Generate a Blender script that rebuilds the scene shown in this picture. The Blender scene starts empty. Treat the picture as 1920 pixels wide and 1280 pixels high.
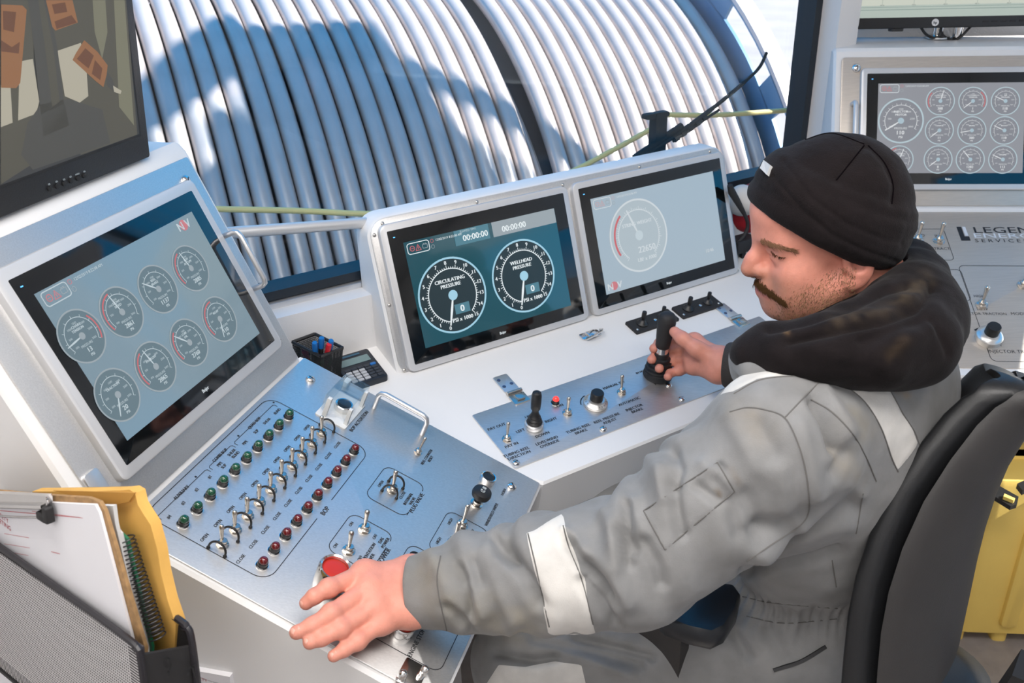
import bpy, bmesh, math, random
import numpy as np
from mathutils import Vector, Matrix
random.seed(7); np.random.seed(7)
sc = bpy.context.scene
COL = sc.collection
# ------------------------------------------------------------------ camera
FPX, PITCH, ROLL = 1700.0, 0.458842, -0.026041
CAM = np.array([0, 0, 1.65])
_cp, _sp = math.cos(PITCH), math.sin(PITCH)
_X = np.array([1, 0, 0.]); CF = np.array([0, _cp, -_sp]); _U = np.array([0, _sp, _cp])
CX = math.cos(ROLL)*_X + math.sin(ROLL)*_U
CU = -math.sin(ROLL)*_X + math.cos(ROLL)*_U
cam = bpy.data.cameras.new('camera'); camo = bpy.data.objects.new('camera', cam); COL.objects.link(camo)
cam.sensor_width = 36; cam.lens = FPX/1920*36; cam.clip_start = 0.02
camo.matrix_world = Matrix(((CX[0], CU[0], -CF[0], CAM[0]), (CX[1], CU[1], -CF[1], CAM[1]), (CX[2], CU[2], -CF[2], CAM[2]), (0, 0, 0, 1)))
cam.dof.use_dof = True; cam.dof.focus_distance = 1.42; cam.dof.aperture_fstop = 9.0
sc.camera = camo
# ------------------------------------------------------------------ exposure, sky, sun, lamps
vs = sc.view_settings
vs.view_transform = 'Standard'; vs.look = 'None'; vs.exposure = 0.0; vs.gamma = 1.0; vs.use_curve_mapping = False
sc.cycles.max_bounces = 8; sc.cycles.diffuse_bounces = 4; sc.cycles.glossy_bounces = 4; sc.cycles.transparent_max_bounces = 12
sc.cycles.caustics_reflective = False; sc.cycles.caustics_refractive = False; sc.cycles.sample_clamp_indirect = 6.0
wd = bpy.data.worlds.new('sky'); sc.world = wd; wd.use_nodes = True
nt = wd.node_tree; nt.nodes.clear()
wo = nt.nodes.new('ShaderNodeOutputWorld'); wb = nt.nodes.new('ShaderNodeBackground'); wr = nt.nodes.new('ShaderNodeValToRGB')
wt = nt.nodes.new('ShaderNodeTexCoord'); ws = nt.nodes.new('ShaderNodeSeparateXYZ')
nt.links.new(wt.outputs['Generated'], ws.inputs[0]); nt.links.new(ws.outputs['Z'], wr.inputs[0])
cr = wr.color_ramp; cr.elements[0].position = 0.0; cr.elements[0].color = (0.22, 0.28, 0.36, 1)
cr.elements[1].position = 0.75; cr.elements[1].color = (0.004, 0.17, 0.42, 1)
for p_, c_ in ((0.07, (0.14, 0.28, 0.46, 1)), (0.18, (0.03, 0.27, 0.52, 1)), (0.38, (0.008, 0.26, 0.56, 1))):
    e_ = cr.elements.new(p_); e_.color = c_
nt.links.new(wr.outputs[0], wb.inputs[0]); wb.inputs[1].default_value = 2.6
nt.links.new(wb.outputs[0], wo.inputs[0])
SUN_T = np.array([-0.752, 0.100, -0.652])
def lamp(name, kind, **k):
    d = bpy.data.lights.new(name, kind); o = bpy.data.objects.new(name, d); COL.objects.link(o)
    for a, b in k.items(): setattr(d, a, b)
    return o
sun = lamp('sun', 'SUN', energy=12.0, angle=math.radians(0.7), color=(1.0, 0.93, 0.86))
sun.rotation_euler = Vector(SUN_T).to_track_quat('-Z', 'Y').to_euler()
for nm_, lx, ly, sx_, sy_, en in (('ceiling_fill_light', 0.35, 0.35, 1.3, 0.5, 23), ('ceiling_fill_light', -0.55, 0.75, 0.6, 0.5, 10), ('ceiling_fill_light', -0.45, -0.75, 1.0, 0.5, 18)):  # unseen area fills under the ceiling; the last was added to brighten camera-facing sides
    o_ = lamp(nm_, 'AREA', energy=en, shape='RECTANGLE', size=sx_, size_y=sy_, color=(1.0, 0.965, 0.93)); o_.location = (lx, ly, 2.36)
# ------------------------------------------------------------------ planes
def ray(px, py): return (px-960)/FPX*CX - (py-640)/FPX*CU + CF
class Plane:
    def __init__(s, P, az, tilt):
        a = math.radians(az); t = math.radians(tilt)
        s.P = np.array(P, float); s.H = np.array([math.cos(a), math.sin(a), 0])
        N = np.array([-math.sin(a), math.cos(a), 0]); s.V = math.cos(t)*N + np.array([0, 0, math.sin(t)])
        s.n = np.cross(s.H, s.V)
    def at(s, px, py, w=0.0):
        d = ray(px, py); P = s.P + s.n*w
        return CAM + d*(((P-CAM) @ s.n)/(d @ s.n))
    def uv(s, px, py, w=0.0):
        q = s.at(px, py, w)-s.P; return float(q @ s.H), float(q @ s.V)
    def pt(s, u, v, w=0.0): return s.P + s.H*u + s.V*v + s.n*w
    def M(s, u=0, v=0, w=0):
        o = s.pt(u, v, w); return Matrix([[s.H[i], s.V[i], s.n[i], o[i]] for i in range(3)] + [[0, 0, 0, 1]])
    def shift(s, u=0, v=0, w=0):
        q = Plane(s.pt(u, v, w), 0, 0); q.H, q.V, q.n = s.H, s.V, s.n; return q
PC = Plane((-0.04421, 1.68964, 0.96327), 32.1465, 72.5468)    # twin screens behind the desk
PD = Plane((-0.20929, 1.53703, 0.83166), 32.1465, 14.1472)    # desk top
PB = Plane((0.04108, 1.28208, 0.74367), 72.9038, 24.1497)     # left control panel
PL = Plane((-0.44536, 1.14149, 0.93361), 72.9038, 66.5869)    # left upright panel
def _at(px, py, d): return CAM + ray(px, py)*d
PR = Plane(_at(1777, 242, 2.18), -5, 66.5869)                 # right upright panel
PS = Plane(PR.at(1800, 392), -5, 24.1497)                     # right control panel
PW = Plane((-0.316, 1.647, 0.9), 32.1465, 90)                 # front wall inner face
PG = Plane((0, 0, 0), 0, 0)                                   # floor
# ------------------------------------------------------------------ materials
MATS = {}
def mat(name, col, rough=0.5, metal=0.0, spec=0.5, bump=0.0, bscale=200, var=0.0, vscale=8, emit=None, estr=1.0, coat=0.0, aniso=None, trans=0.0, sheen=0.0, alpha=1.0, bstretch=None, sss=0.0):
    if name in MATS: return MATS[name]
    m = bpy.data.materials.new(name); m.use_nodes = True; t = m.node_tree; b = t.nodes['Principled BSDF']
    c = tuple(col)+(1,) if len(col) == 3 else tuple(col)
    b.inputs['Base Color'].default_value = c; b.inputs['Roughness'].default_value = rough; b.inputs['Metallic'].default_value = metal
    b.inputs['Specular IOR Level'].default_value = spec
    if coat: b.inputs['Coat Weight'].default_value = coat; b.inputs['Coat Roughness'].default_value = 0.05
    if trans: b.inputs['Transmission Weight'].default_value = trans
    if sheen: b.inputs['Sheen Weight'].default_value = sheen
    if alpha < 1: b.inputs['Alpha'].default_value = alpha
    if sss: b.inputs['Subsurface Weight'].default_value = sss; b.inputs['Subsurface Radius'].default_value = (0.012, 0.004, 0.002); b.inputs['Subsurface Scale'].default_value = 0.6
    if emit is not None: b.inputs['Emission Color'].default_value = tuple(emit)+(1,); b.inputs['Emission Strength'].default_value = estr
    tc = t.nodes.new('ShaderNodeTexCoord'); src = tc.outputs['Object']
    if bstretch is not None:
        mp = t.nodes.new('ShaderNodeMapping'); mp.inputs['Scale'].default_value = bstretch; t.links.new(src, mp.inputs[0]); src2 = mp.outputs[0]
    else: src2 = src
    if bump:
        n = t.nodes.new('ShaderNodeTexNoise'); n.inputs['Scale'].default_value = bscale; n.inputs['Detail'].default_value = 3
        t.links.new(src2, n.inputs['Vector']); bp = t.nodes.new('ShaderNodeBump'); bp.inputs['Strength'].default_value = bump; bp.inputs['Distance'].default_value = 0.002
        t.links.new(n.outputs['Fac'], bp.inputs['Height']); t.links.new(bp.outputs[0], b.inputs['Normal'])
    if var:
        n2 = t.nodes.new('ShaderNodeTexNoise'); n2.inputs['Scale'].default_value = vscale; n2.inputs['Detail'].default_value = 5
        t.links.new(src2, n2.inputs['Vector']); mr = t.nodes.new('ShaderNodeMapRange'); mr.inputs[1].default_value = .3; mr.inputs[2].default_value = .7
        mr.inputs[3].default_value = 1-var; mr.inputs[4].default_value = 1+var; t.links.new(n2.outputs['Fac'], mr.inputs[0])
        mx = t.nodes.new('ShaderNodeMix'); mx.data_type = 'RGBA'; mx.blend_type = 'MULTIPLY'; mx.inputs[0].default_value = 1; mx.inputs[6].default_value = c
        t.links.new(mr.outputs[0], mx.inputs[7]); t.links.new(mx.outputs[2], b.inputs['Base Color'])
    MATS[name] = m; return m
def glass_mat(name, tint=(0.96, 0.985, 1.0), refl=1.0, rough=0.0):
    m = bpy.data.materials.new(name); m.use_nodes = True; t = m.node_tree; t.nodes.clear()
    o = t.nodes.new('ShaderNodeOutputMaterial'); mx = t.nodes.new('ShaderNodeMixShader'); tr = t.nodes.new('ShaderNodeBsdfTransparent'); gl = t.nodes.new('ShaderNodeBsdfGlossy'); fr = t.nodes.new('ShaderNodeLayerWeight')
    tr.inputs[0].default_value = tint+(1,); gl.inputs['Roughness'].default_value = rough; fr.inputs[0].default_value = 0.5
    pw_ = t.nodes.new('ShaderNodeMath'); pw_.operation = 'POWER'; pw_.inputs[1].default_value = 5; t.links.new(fr.outputs['Facing'], pw_.inputs[0])
    mu = t.nodes.new('ShaderNodeMath'); mu.operation = 'MULTIPLY_ADD'; mu.inputs[1].default_value = .9*refl; mu.inputs[2].default_value = .035*refl; t.links.new(pw_.outputs[0], mu.inputs[0])
    t.links.new(mu.outputs[0], mx.inputs[0]); t.links.new(tr.outputs[0], mx.inputs[1]); t.links.new(gl.outputs[0], mx.inputs[2]); t.links.new(mx.outputs[0], o.inputs[0])
    MATS[name] = m; return m
WHITE = mat('white_powder_coat', (0.80, 0.79, 0.785), 0.38, bump=0.05, bscale=350)
WALL = mat('white_wall_panel', (0.74, 0.73, 0.73), 0.5, bump=0.15, bscale=260)
STEEL = mat('brushed_steel', (0.70, 0.69, 0.68), 0.40, metal=0.9, bump=0.10, bscale=60, bstretch=(1, 40, 40), var=0.06, vscale=14)
STEELV = mat('steel_warm_reflection', (0.60, 0.535, 0.47), 0.42, metal=0.6, bump=0.06, bscale=60, bstretch=(1, 40, 40), var=0.05, vscale=10)  # same steel; the warm tint stands in for the cabin's reflection
ALU = mat('satin_aluminium', (0.70, 0.70, 0.71), 0.35, metal=0.85)
BEZ = mat('silver_bezel', (0.66, 0.66, 0.67), 0.4, metal=0.35)
CHROME = mat('chrome', (0.78, 0.76, 0.74), 0.14, metal=1.0)
NICKEL = mat('satin_nickel', (0.62, 0.58, 0.53), 0.24, metal=1.0)
BLACK = mat('black_plastic', (0.012, 0.012, 0.013), 0.42)
BLACKM = mat('black_matte', (0.018, 0.017, 0.018), 0.65)
RUBBER = mat('black_rubber', (0.010, 0.011, 0.013), 0.55)
INK = mat('engraved_ink', (0.015, 0.016, 0.02), 0.6)
GLASSB = mat('screen_glass_border', (0.004, 0.005, 0.006), 0.07, spec=0.6, coat=0.3)
def screen(name, c, s, rough=0.12): return mat(name, (0.01, 0.012, 0.014), rough, emit=c, estr=s, spec=0.7, coat=0.5)
# ------------------------------------------------------------------ mesh builder
class MB:
    def __init__(s): s.v = []; s.f = []; s.m = []
    def add(s, vs_, fs, m=0):
        b = len(s.v); s.v += [tuple(map(float, p)) for p in vs_]; s.f += [tuple(b+i for i in f) for f in fs]; s.m += [m]*len(fs); return s
    def loft(s, rings, m=0, cap0=True, cap1=True, closed=False):
        n = len(rings[0]); V = [p for r in rings for p in r]; F = []
        R = len(rings)
        for i in range(R if closed else R-1):
            a = i*n; b = ((i+1) % R)*n
            for j in range(n): k = (j+1) % n; F.append((a+j, a+k, b+k, b+j))
        if not closed:
            if cap0: F.append(tuple(range(n-1, -1, -1)))
            if cap1: F.append(tuple((R-1)*n+j for j in range(n)))
        return s.add(V, F, m)
    def slab(s, P, u0, u1, v0, v1, w0, w1, r=0.0, e=0.0, m=0, seg=4):
        """rounded rectangle on plane P between heights w0..w1, small chamfer e on the outer rim"""
        def rect(i, w):
            rr_ = max(r-i, 0.0005) if r > 0 else 0
            a0, a1, b0, b1 = u0+i, u1-i, v0+i, v1-i
            if r <= 0: return [P.pt(a0, b0, w), P.pt(a1, b0, w), P.pt(a1, b1, w), P.pt(a0, b1, w)]
            o = []
            for cx, cy, q in ((a1-rr_, b0+rr_, -90), (a1-rr_, b1-rr_, 0), (a0+rr_, b1-rr_, 90), (a0+rr_, b0+rr_, 180)):
                for k in range(seg+1):
                    t = math.radians(q+90*k/seg); o.append(P.pt(cx+rr_*math.cos(t), cy+rr_*math.sin(t), w))
            return o
        if e > 0: rings = [rect(0, w0), rect(0, w1-e), rect(e*.3, w1-e*.3), rect(e, w1)]
        else: rings = [rect(0, w0), rect(0, w1)]
        return s.loft(rings, m)
    def prism(s, P, pts, w0, w1, m=0):
        a = 0
        for i in range(len(pts)): x0, y0 = pts[i-1]; x1, y1 = pts[i]; a += x0*y1-x1*y0
        if a < 0: pts = pts[::-1]
        return s.loft([[P.pt(u, v, w0) for u, v in pts], [P.pt(u, v, w1) for u, v in pts]], m)
    def lathe(s, o, ax, prof, n=16, m=0, cap=True):
        o = np.array(o, float); ax = np.array(ax, float); ax = ax/np.linalg.norm(ax)
        e1 = np.cross(ax, (0, 0, 1.) if abs(ax[2]) < .9 else (1., 0, 0)); e1 /= np.linalg.norm(e1); e2 = np.cross(ax, e1)
        rings = [[o+ax*h+(e1*math.cos(2*math.pi*k/n)+e2*math.sin(2*math.pi*k/n))*max(r, 1e-5) for k in range(n)] for r, h in prof]
        return s.loft(rings, m, cap, cap)
    def cyl(s, a, b, r0, r1=None, n=16, m=0):
        a = np.array(a, float); b = np.array(b, float); d = b-a; h = np.linalg.norm(d)
        return s.lathe(a, d, [(r0, 0), (r0 if r1 is None else r1, h)], n, m)
    def tube(s, pts, r, n=10, m=0, closed=False, flat=None):
        P = np.array(pts, float); N = len(P); R = np.full(N, r) if np.isscalar(r) else np.array(r)
        T = np.roll(P, -1, 0)-np.roll(P, 1, 0)
        if not closed: T[0] = P[1]-P[0]; T[-1] = P[-1]-P[-2]
        T /= np.linalg.norm(T, axis=1)[:, None]+1e-12
        up = np.array([0, 0, 1.]) if abs(T[0][2]) < .9 else np.array([1., 0, 0])
        e = np.cross(T[0], up); e /= np.linalg.norm(e); rings = []
        for i in range(N):
            e = e-T[i]*(e @ T[i]); e /= np.linalg.norm(e); g = np.cross(T[i], e)
            rings.append([P[i]+(e*math.cos(2*math.pi*k/n)+g*math.sin(2*math.pi*k/n))*R[i] for k in range(n)])
        return s.loft(rings, m, closed=closed)
    def ball(s, c, r, m=0, n=12, sx=(1, 1, 1)):
        c = np.array(c, float); rings = []
        for i in range(1, n//2+1):
            t = math.pi*i/(n//2+1); rings.append([c+np.array([math.sin(t)*math.cos(2*math.pi*k/n)*sx[0], math.sin(t)*math.sin(2*math.pi*k/n)*sx[1], -math.cos(t)*sx[2]])*r for k in range(n)])
        return s.loft(rings, m)
    def xf(s, M):
        A = np.array(M); V = np.array(s.v); s.v = [tuple(p) for p in (V @ A[:3, :3].T + A[:3, 3])]; return s
    def mesh(s, name, mats, loc=(0, 0, 0), ang=35):
        me = bpy.data.meshes.new(name); l = np.array(loc)
        me.from_pydata([tuple(np.array(p)-l) for p in s.v], [], s.f)
        for m_ in (mats if isinstance(mats, (list, tuple)) else [mats]): me.materials.append(m_)
        me.polygons.foreach_set('material_index', s.m); me.polygons.foreach_set('use_smooth', [True]*len(s.f)); me.update()
        me.set_sharp_from_angle(angle=math.radians(ang)); return me
WLOC = {}
def link(name, data, parent=None, M=None):
    o = bpy.data.objects.new(name, data); COL.objects.link(o)
    if parent is not None:
        o.parent = parent
    if M is None: M = Matrix.Translation(WLOC[parent].to_translation()) if parent is not None else Matrix.Identity(4)
    pm = WLOC[parent] if parent is not None else Matrix.Identity(4)
    o.matrix_local = pm.inverted() @ M; WLOC[o] = M.copy(); return o
def thing(name, loc, label, cat, group=None):
    o = link(name, None, None, Matrix.Translation(Vector([float(x) for x in loc]))); o.empty_display_size = 0.05
    return tag(o, label, cat, group)
def tag(o, label, cat, group=None, kind=None):
    o['label'] = label; o['category'] = cat
    if group: o['group'] = group
    if kind: o['kind'] = kind
    return o
def obj(name, mb, mats, parent=None, ang=35, label=None, loc=None):
    """one mesh object; vertices are given in world space"""
    if loc is None:
        if parent is not None: loc = WLOC[parent].to_translation()
        else:
            a = np.array(mb.v); loc = ((a[:, 0].min()+a[:, 0].max())/2, (a[:, 1].min()+a[:, 1].max())/2, a[:, 2].min())
    me = mb.mesh(name, mats, loc, ang)
    o = link(name, me, parent, Matrix.Translation(Vector([float(x) for x in loc])))
    if label: o['label'] = label
    return o
def struct(name, mb, mats, parent=None, ang=35):
    o = obj(name, mb, mats, parent, ang)
    if parent is None: o['kind'] = 'structure'
    return o
# flat lettering and line work lying on a plane
_TX = {}
def text2d(s, bold=False):
    if s not in _TX:
        cu = bpy.data.curves.new('t', 'FONT'); cu.body = s; cu.size = 1.0; cu.resolution_u = 2; cu.offset = 0.0
        ob = bpy.data.objects.new('t', cu); COL.objects.link(ob); dg = bpy.context.evaluated_depsgraph_get(); dg.update()
        me = bpy.data.meshes.new_from_object(ob.evaluated_get(dg))
        V = np.array([v.co[:2] for v in me.vertices]); F = [tuple(p.vertices) for p in me.polygons]
        bpy.data.objects.remove(ob); bpy.data.curves.remove(cu); bpy.data.meshes.remove(me)
        _TX[s] = (V, F)
    return _TX[s]
class Draw:
    def __init__(s, P, w=0.0004): s.P = P; s.w = w; s.mb = MB()
    def poly(s, pts, m=0, w=None): s.mb.add([s.P.pt(u, v, s.w if w is None else w) for u, v in pts], [tuple(range(len(pts)))], m); return s
    def ring(s, c, r0, r1, a0=0, a1=360, m=0, n=40, w=None):
        w = s.w if w is None else w; V = []; N = max(3, int(n*abs(a1-a0)/360)+1)
        for i in range(N+1):
            t = math.radians(a0+(a1-a0)*i/N); V += [s.P.pt(c[0]+r0*math.cos(t), c[1]+r0*math.sin(t), w), s.P.pt(c[0]+r1*math.cos(t), c[1]+r1*math.sin(t), w)]
        s.mb.add(V, [(2*i, 2*i+1, 2*i+3, 2*i+2) for i in range(N)], m); return s
    def disc(s, c, r, m=0, n=24, w=None): return s.poly([(c[0]+r*math.cos(2*math.pi*k/n), c[1]+r*math.sin(2*math.pi*k/n)) for k in range(n)], m, w)
    def line(s, pts, t, m=0, closed=False, w=None):
        pts = list(pts); n = len(pts)
        for i in range(n if closed else n-1):
            a = np.array(pts[i]); b = np.array(pts[(i+1) % n]); d = b-a; L = np.linalg.norm(d)
            if L < 1e-7: continue
            q = np.array([-d[1], d[0]])/L*t/2; e = d/L*t*.3
            s.poly([a-e-q, b+e-q, b+e+q, a-e+q], m, w)
        return s
    def rrect(s, u0, u1, v0, v1, r, t, m=0, w=None, gap=None):
        P = []
        for cx, cy, q in ((u1-r, v0+r, -90), (u1-r, v1-r, 0), (u0+r, v1-r, 90), (u0+r, v0+r, 180)):
            P += [(cx+r*math.cos(math.radians(q+15*k)), cy+r*math.sin(math.radians(q+15*k))) for k in range(7)]
        if gap is None: return s.line(P, t, m, True, w)
        # open outline: the lower side (v0) is left open between gap[0] and gap[1]
        return s.line([(gap[1], v0)]+P+[(gap[0], v0)], t, m, False, w)
    def words(s, txt, u, v, h, parent, **k):
        s.text(txt, u, v, h, 0, **k); return s.flush('lettering', [INK], parent)
    def text(s, txt, u, v, h, m=0, ang=0, stretch=1.0, align='c', w=None, bold=0):
        lines = txt.split('\n'); w = s.w if w is None else w
        for i, ln in enumerate(lines):
            if not ln.strip(): continue
            V, F = text2d(ln); V = V.copy(); hh = 0.69
            V[:, 0] -= (V[:, 0].min()+V[:, 0].max())/2 if align == 'c' else V[:, 0].min()
            V[:, 1] -= hh/2; V *= h/hh; V[:, 0] *= stretch; V[:, 1] -= (i-(len(lines)-1)/2)*h*1.45
            a = math.radians(ang); x = V[:, 0]*math.cos(a)-V[:, 1]*math.sin(a); y = V[:, 0]*math.sin(a)+V[:, 1]*math.cos(a)
            for dx in ((0,) if not bold else (-bold, bold)):
                s.mb.add([s.P.pt(u+p+dx, v+q, w+(0 if dx <= 0 else .00002)) for p, q in zip(x, y)], F, m)
        return s
    def build(s, name, mats, parent, label=None): return obj(name, s.mb, mats, parent, label=label)
    def flush(s, name, mats, parent):
        o = obj(name, s.mb, mats, parent); s.mb = MB(); return o
# ------------------------------------------------------------------ the cab shell
GLASS = glass_mat('window_glass', (0.95, 0.985, 1.0), 0.7)
FLOORM = mat('grey_vinyl_floor', (0.30, 0.265, 0.245), 0.55, bump=0.2, bscale=90, var=0.12, vscale=25)
GASKET = mat('window_gasket', (0.010, 0.016, 0.024), 0.5)
DIRT = mat('pale_dirt_yard', (0.42, 0.35, 0.315), 0.9, var=0.12, vscale=0.8, bump=0.3, bscale=6)
W2 = (1.0, 0.0)
def wbox(mb, a, b, z0, z1, th, m=0):
    """upright wall piece from a to b in plan, thickness th to its right side"""
    a = np.array(a, float); b = np.array(b, float); d = b-a; L = np.linalg.norm(d); d /= L; q = np.array([d[1], -d[0]])*th
    c = [a, b, b+q, a+q]
    return mb.loft([[(p[0], p[1], z0) for p in c], [(p[0], p[1], z1) for p in c]], m)
fl = MB(); fl.prism(PG, [(-1.75, -1.4), (1.8, -1.4), (1.8, 2.42), (0.84, 2.5), (-0.86, 1.42)], -0.06, 0.0); struct('floor', fl, FLOORM)
yd = MB(); yd.prism(PG, [(-30, -30), (40, -30), (40, 45), (-30, 45)], -1.3, -1.2); struct('ground_outside', yd, DIRT)
# roof outline, front right edge shaped to throw the reel's shadow
def at_reel(px, py, rad=None):
    rad = REEL_R if rad is None else rad
    d = ray(px, py); A = d-REEL_A*(d @ REEL_A); o = CAM-REEL_C; O = o-REEL_A*(o @ REEL_A)
    aa, b, c = A @ A, 2*A @ O, O @ O-rad*rad; D = max(b*b-4*aa*c, 0)
    return CAM + d*(-b-math.sqrt(D))/(2*aa)
REEL_A = np.array([0.9135, 0.4067, 0]); REEL_Q = np.array([0.4067, -0.9135, 0]); REEL_R = 1.25; REEL_C = np.array([-0.341, 3.527, 0.199])
def to_roof(P, z=2.4): return tuple((P - SUN_T*((P[2]-z)/SUN_T[2]))[:2])
outer = [(-1.85, -1.5), (2.3, -1.5), (2.3, 2.13), (1.842, 2.292), (1.714, 2.326), (1.454, 2.397), (1.208, 2.505), (1.05, 2.42), (1.0, 2.06), (0.40, 1.84), (0.28, 2.08), (-0.9, 1.36), (-1.3, 0.6)]
patch_px = [(282, 247), (312, 232), (353, 203), (369, 188), (398, 175), (447, 136), (465, 175), (470, 205), (484, 232), (469, 255), (467, 225), (455, 207), (413, 208), (400, 235), (403, 275), (420, 297), (401, 321), (383, 336), (349, 292), (296, 284)]
hole1 = [to_roof(at_reel(*p)) for p in patch_px]  # opening shaped to let a sun patch fall on the reel
outer2 = [(1.215, 2.51), (1.03, 2.60), (0.861, 2.718), (0.59, 2.611), (0.50, 2.60), (0.406, 2.644), (0.385, 2.427), (0.409, 2.279), (0.26, 2.05), (0.38, 1.80), (1.02, 2.02), (1.08, 2.40)]
CZ = 3.2; sh_ = SUN_T*((CZ-2.4)/SUN_T[2])
def plate(loops, z0, z1):
    bm = bmesh.new()
    for l in loops:
        vv = [bm.verts.new((p[0], p[1], z0)) for p in l]
        for i in range(len(vv)): bm.edges.new((vv[i], vv[(i+1) % len(vv)]))
    bmesh.ops.triangle_fill(bm, use_beauty=True, use_dissolve=False, edges=bm.edges[:]); bm.verts.index_update()
    V = [tuple(v.co) for v in bm.verts]; F = [tuple(v.index for v in f.verts) for f in bm.faces]; bm.free(); n = len(V); mb = MB()
    mb.add(V+[(v[0], v[1], z1) for v in V], F+[tuple(n+i for i in f[::-1]) for f in F]); o = 0
    for l in loops:
        k = len(l); mb.add([(p[0], p[1], z0) for p in l]+[(p[0], p[1], z1) for p in l], [(i, (i+1) % k, k+(i+1) % k, k+i) for i in range(k)])
    return mb
struct('ceiling', plate([outer], 2.4, 2.5), WALL)
rf = plate([[(p[0]+sh_[0], p[1]+sh_[1]) for p in l] for l in (outer2, hole1)], CZ, CZ+.03)
struct('sun_blocker', rf, WALL)  # unseen plate added to shade the reel; its hole makes the sun patch
for p in ((2.05, 2.42), (1.86, 2.46)): g = MB(); g.cyl((p[0], p[1], -1.2), (p[0], p[1], CZ), .03); struct('blocker_post', g, WALL)  # posts made up to carry the added plate
# front wall below and beside the windshield
Wp = lambda u, w=0.0: tuple(PW.pt(u, 0, w)[:2])
wf = MB()
wbox(wf, Wp(1.36), Wp(-0.62), 0.0, 0.965, -0.06); wbox(wf, Wp(1.36), Wp(1.285), 0.965, 2.4, -0.06); wbox(wf, Wp(-0.56), Wp(-0.66), 0.965, 2.4, -0.06)
struct('wall_front', wf, WALL)
wl = MB(); a0, a1 = (-0.86, 1.35), (-1.72, -1.4); wbox(wl, a1, a0, 0, 2.4, -0.05); struct('wall_left', wl, WALL)
wr_ = MB(); wbox(wr_, (-1.75, -1.4), (1.8, -1.4), 0, 2.4, 0.05); struct('wall_rear', wr_, WALL)
ww = MB(); X_ = 1.75
for y0, y1, z0, z1 in ((-1.4, 2.42, 0, .95), (-1.4, 0.4, .95, 2.4), (0.4, 2.24, 1.40, 2.4), (2.24, 2.42, .95, 1.48)):
    wbox(ww, (X_, y0), (X_, y1), z0, z1, 0.06)
struct('wall_right', ww, WALL)
we = MB(); wbox(we, (0.82, 2.46), (1.8, 2.375), 0, 1.48, -0.05); struct('wall_end', we, WALL)
# windshield
win = link('window_1', None, None, Matrix.Translation(Vector(PW.pt(0.3, 0.6)))); win['kind'] = 'structure'
g = MB(); g.slab(PW, -0.56, 1.285, 0.085, 1.5, -0.036, -0.030); obj('pane', g, GLASS, win)
g = MB(); v0 = 0.078
g.slab(PW, -0.56, 1.285, v0, v0+.018, -0.05, 0.006, m=0); g.slab(PW, 1.262, 1.285, v0, 1.5, -0.05, 0.006, m=0); g.slab(PW, -0.56, -0.54, v0, 1.5, -0.05, 0.006, m=0)
obj('gasket', g, GASKET, win)
g = MB(); g.slab(PW, -0.62, 1.30, 0.046, v0-.002, -.001, 0.016, e=.004); g.slab(PW, -0.62, 1.30, 0.028, 0.044, -.001, 0.010, e=.002); obj('sill_strip', g, ALU, win)
g = MB(); g.slab(PW, 1.287, 1.318, v0-.03, 1.5, -.001, 0.012, e=.003); g.slab(PW, 1.322, 1.348, v0-.03, 1.5, -.001, 0.006, e=.002); obj('side_strip', g, ALU, win)
for px, py in ((1543, 96), (1528, 193), (616, 559)):
    g = MB(); P = PW.at(px, py, .012); g.lathe(P, PW.n, [(.005, 0), (.005, .0015), (.003, .0035)], 12); obj('screw', g, NICKEL, win)
for nm_, y0, y1, z0, z1 in (('window_2', 0.4, 2.24, .95, 1.40),):
    g = MB(); wbox(g, (X_+.02, y0), (X_+.02, y1), z0, z1, 0.006); struct(nm_, g, GLASS)
g = MB(); wbox(g, (0.85, 2.445), (1.8, 2.37), 1.48, 2.4, -.006); struct('window_3', g, GLASS)
g = MB(); g.slab(PW, -0.2, 0.05, -0.033, -0.022, -.001, 0.004); struct('trim_1', g, RUBBER)
# ------------------------------------------------------------------ the tubing reel outside
TUBE = mat('coiled_tubing_steel', (0.52, 0.45, 0.43), 0.38, metal=0.25, bump=0.12, bscale=40, var=0.12, vscale=7)
DRUM = mat('reel_drum_dark', (0.05, 0.045, 0.05), 0.7)
BLUEP = mat('reel_flange_blue', (0.13, 0.26, 0.42), 0.45, metal=0.2)
reel = thing('tubing_reel', REEL_C, 'large reel wound with steel coiled tubing, seen through the windshield', 'reel')
def rp(s, r, deg):
    t = math.radians(deg); return REEL_C + REEL_A*s + REEL_Q*(r*math.cos(t)) + np.array([0, 0, r*math.sin(t)])
s_gap = float((at_reel(968, 150)-REEL_C) @ REEL_A)
base = MB(); s_ = -1.06; k = 0
proto = None; rt = 0.0272
mb = MB(); mb.tube([rp(0, REEL_R-rt, d) for d in np.linspace(-22, 112, 60)], rt, 16)
tube_me = mb.mesh('tube_wrap', TUBE, REEL_C, 60)
n_w = 0
while s_ < 0.845:
    if abs(s_-s_gap) > 0.036:
        jit = random.uniform(-.003, .003)
        o = link('tube_wrap', tube_me, reel, Matrix.Translation(Vector(REEL_C+REEL_A*(s_+random.uniform(-.0015, .0015))+np.array([0, jit*.5, jit]))))
        n_w += 1
    s_ += 0.0583
mb = MB(); mb.loft([[rp(s, REEL_R-.10, 6*k) for k in range(60)] for s in (-1.1, 0.88)]); obj('drum', mb, DRUM, reel)
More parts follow.
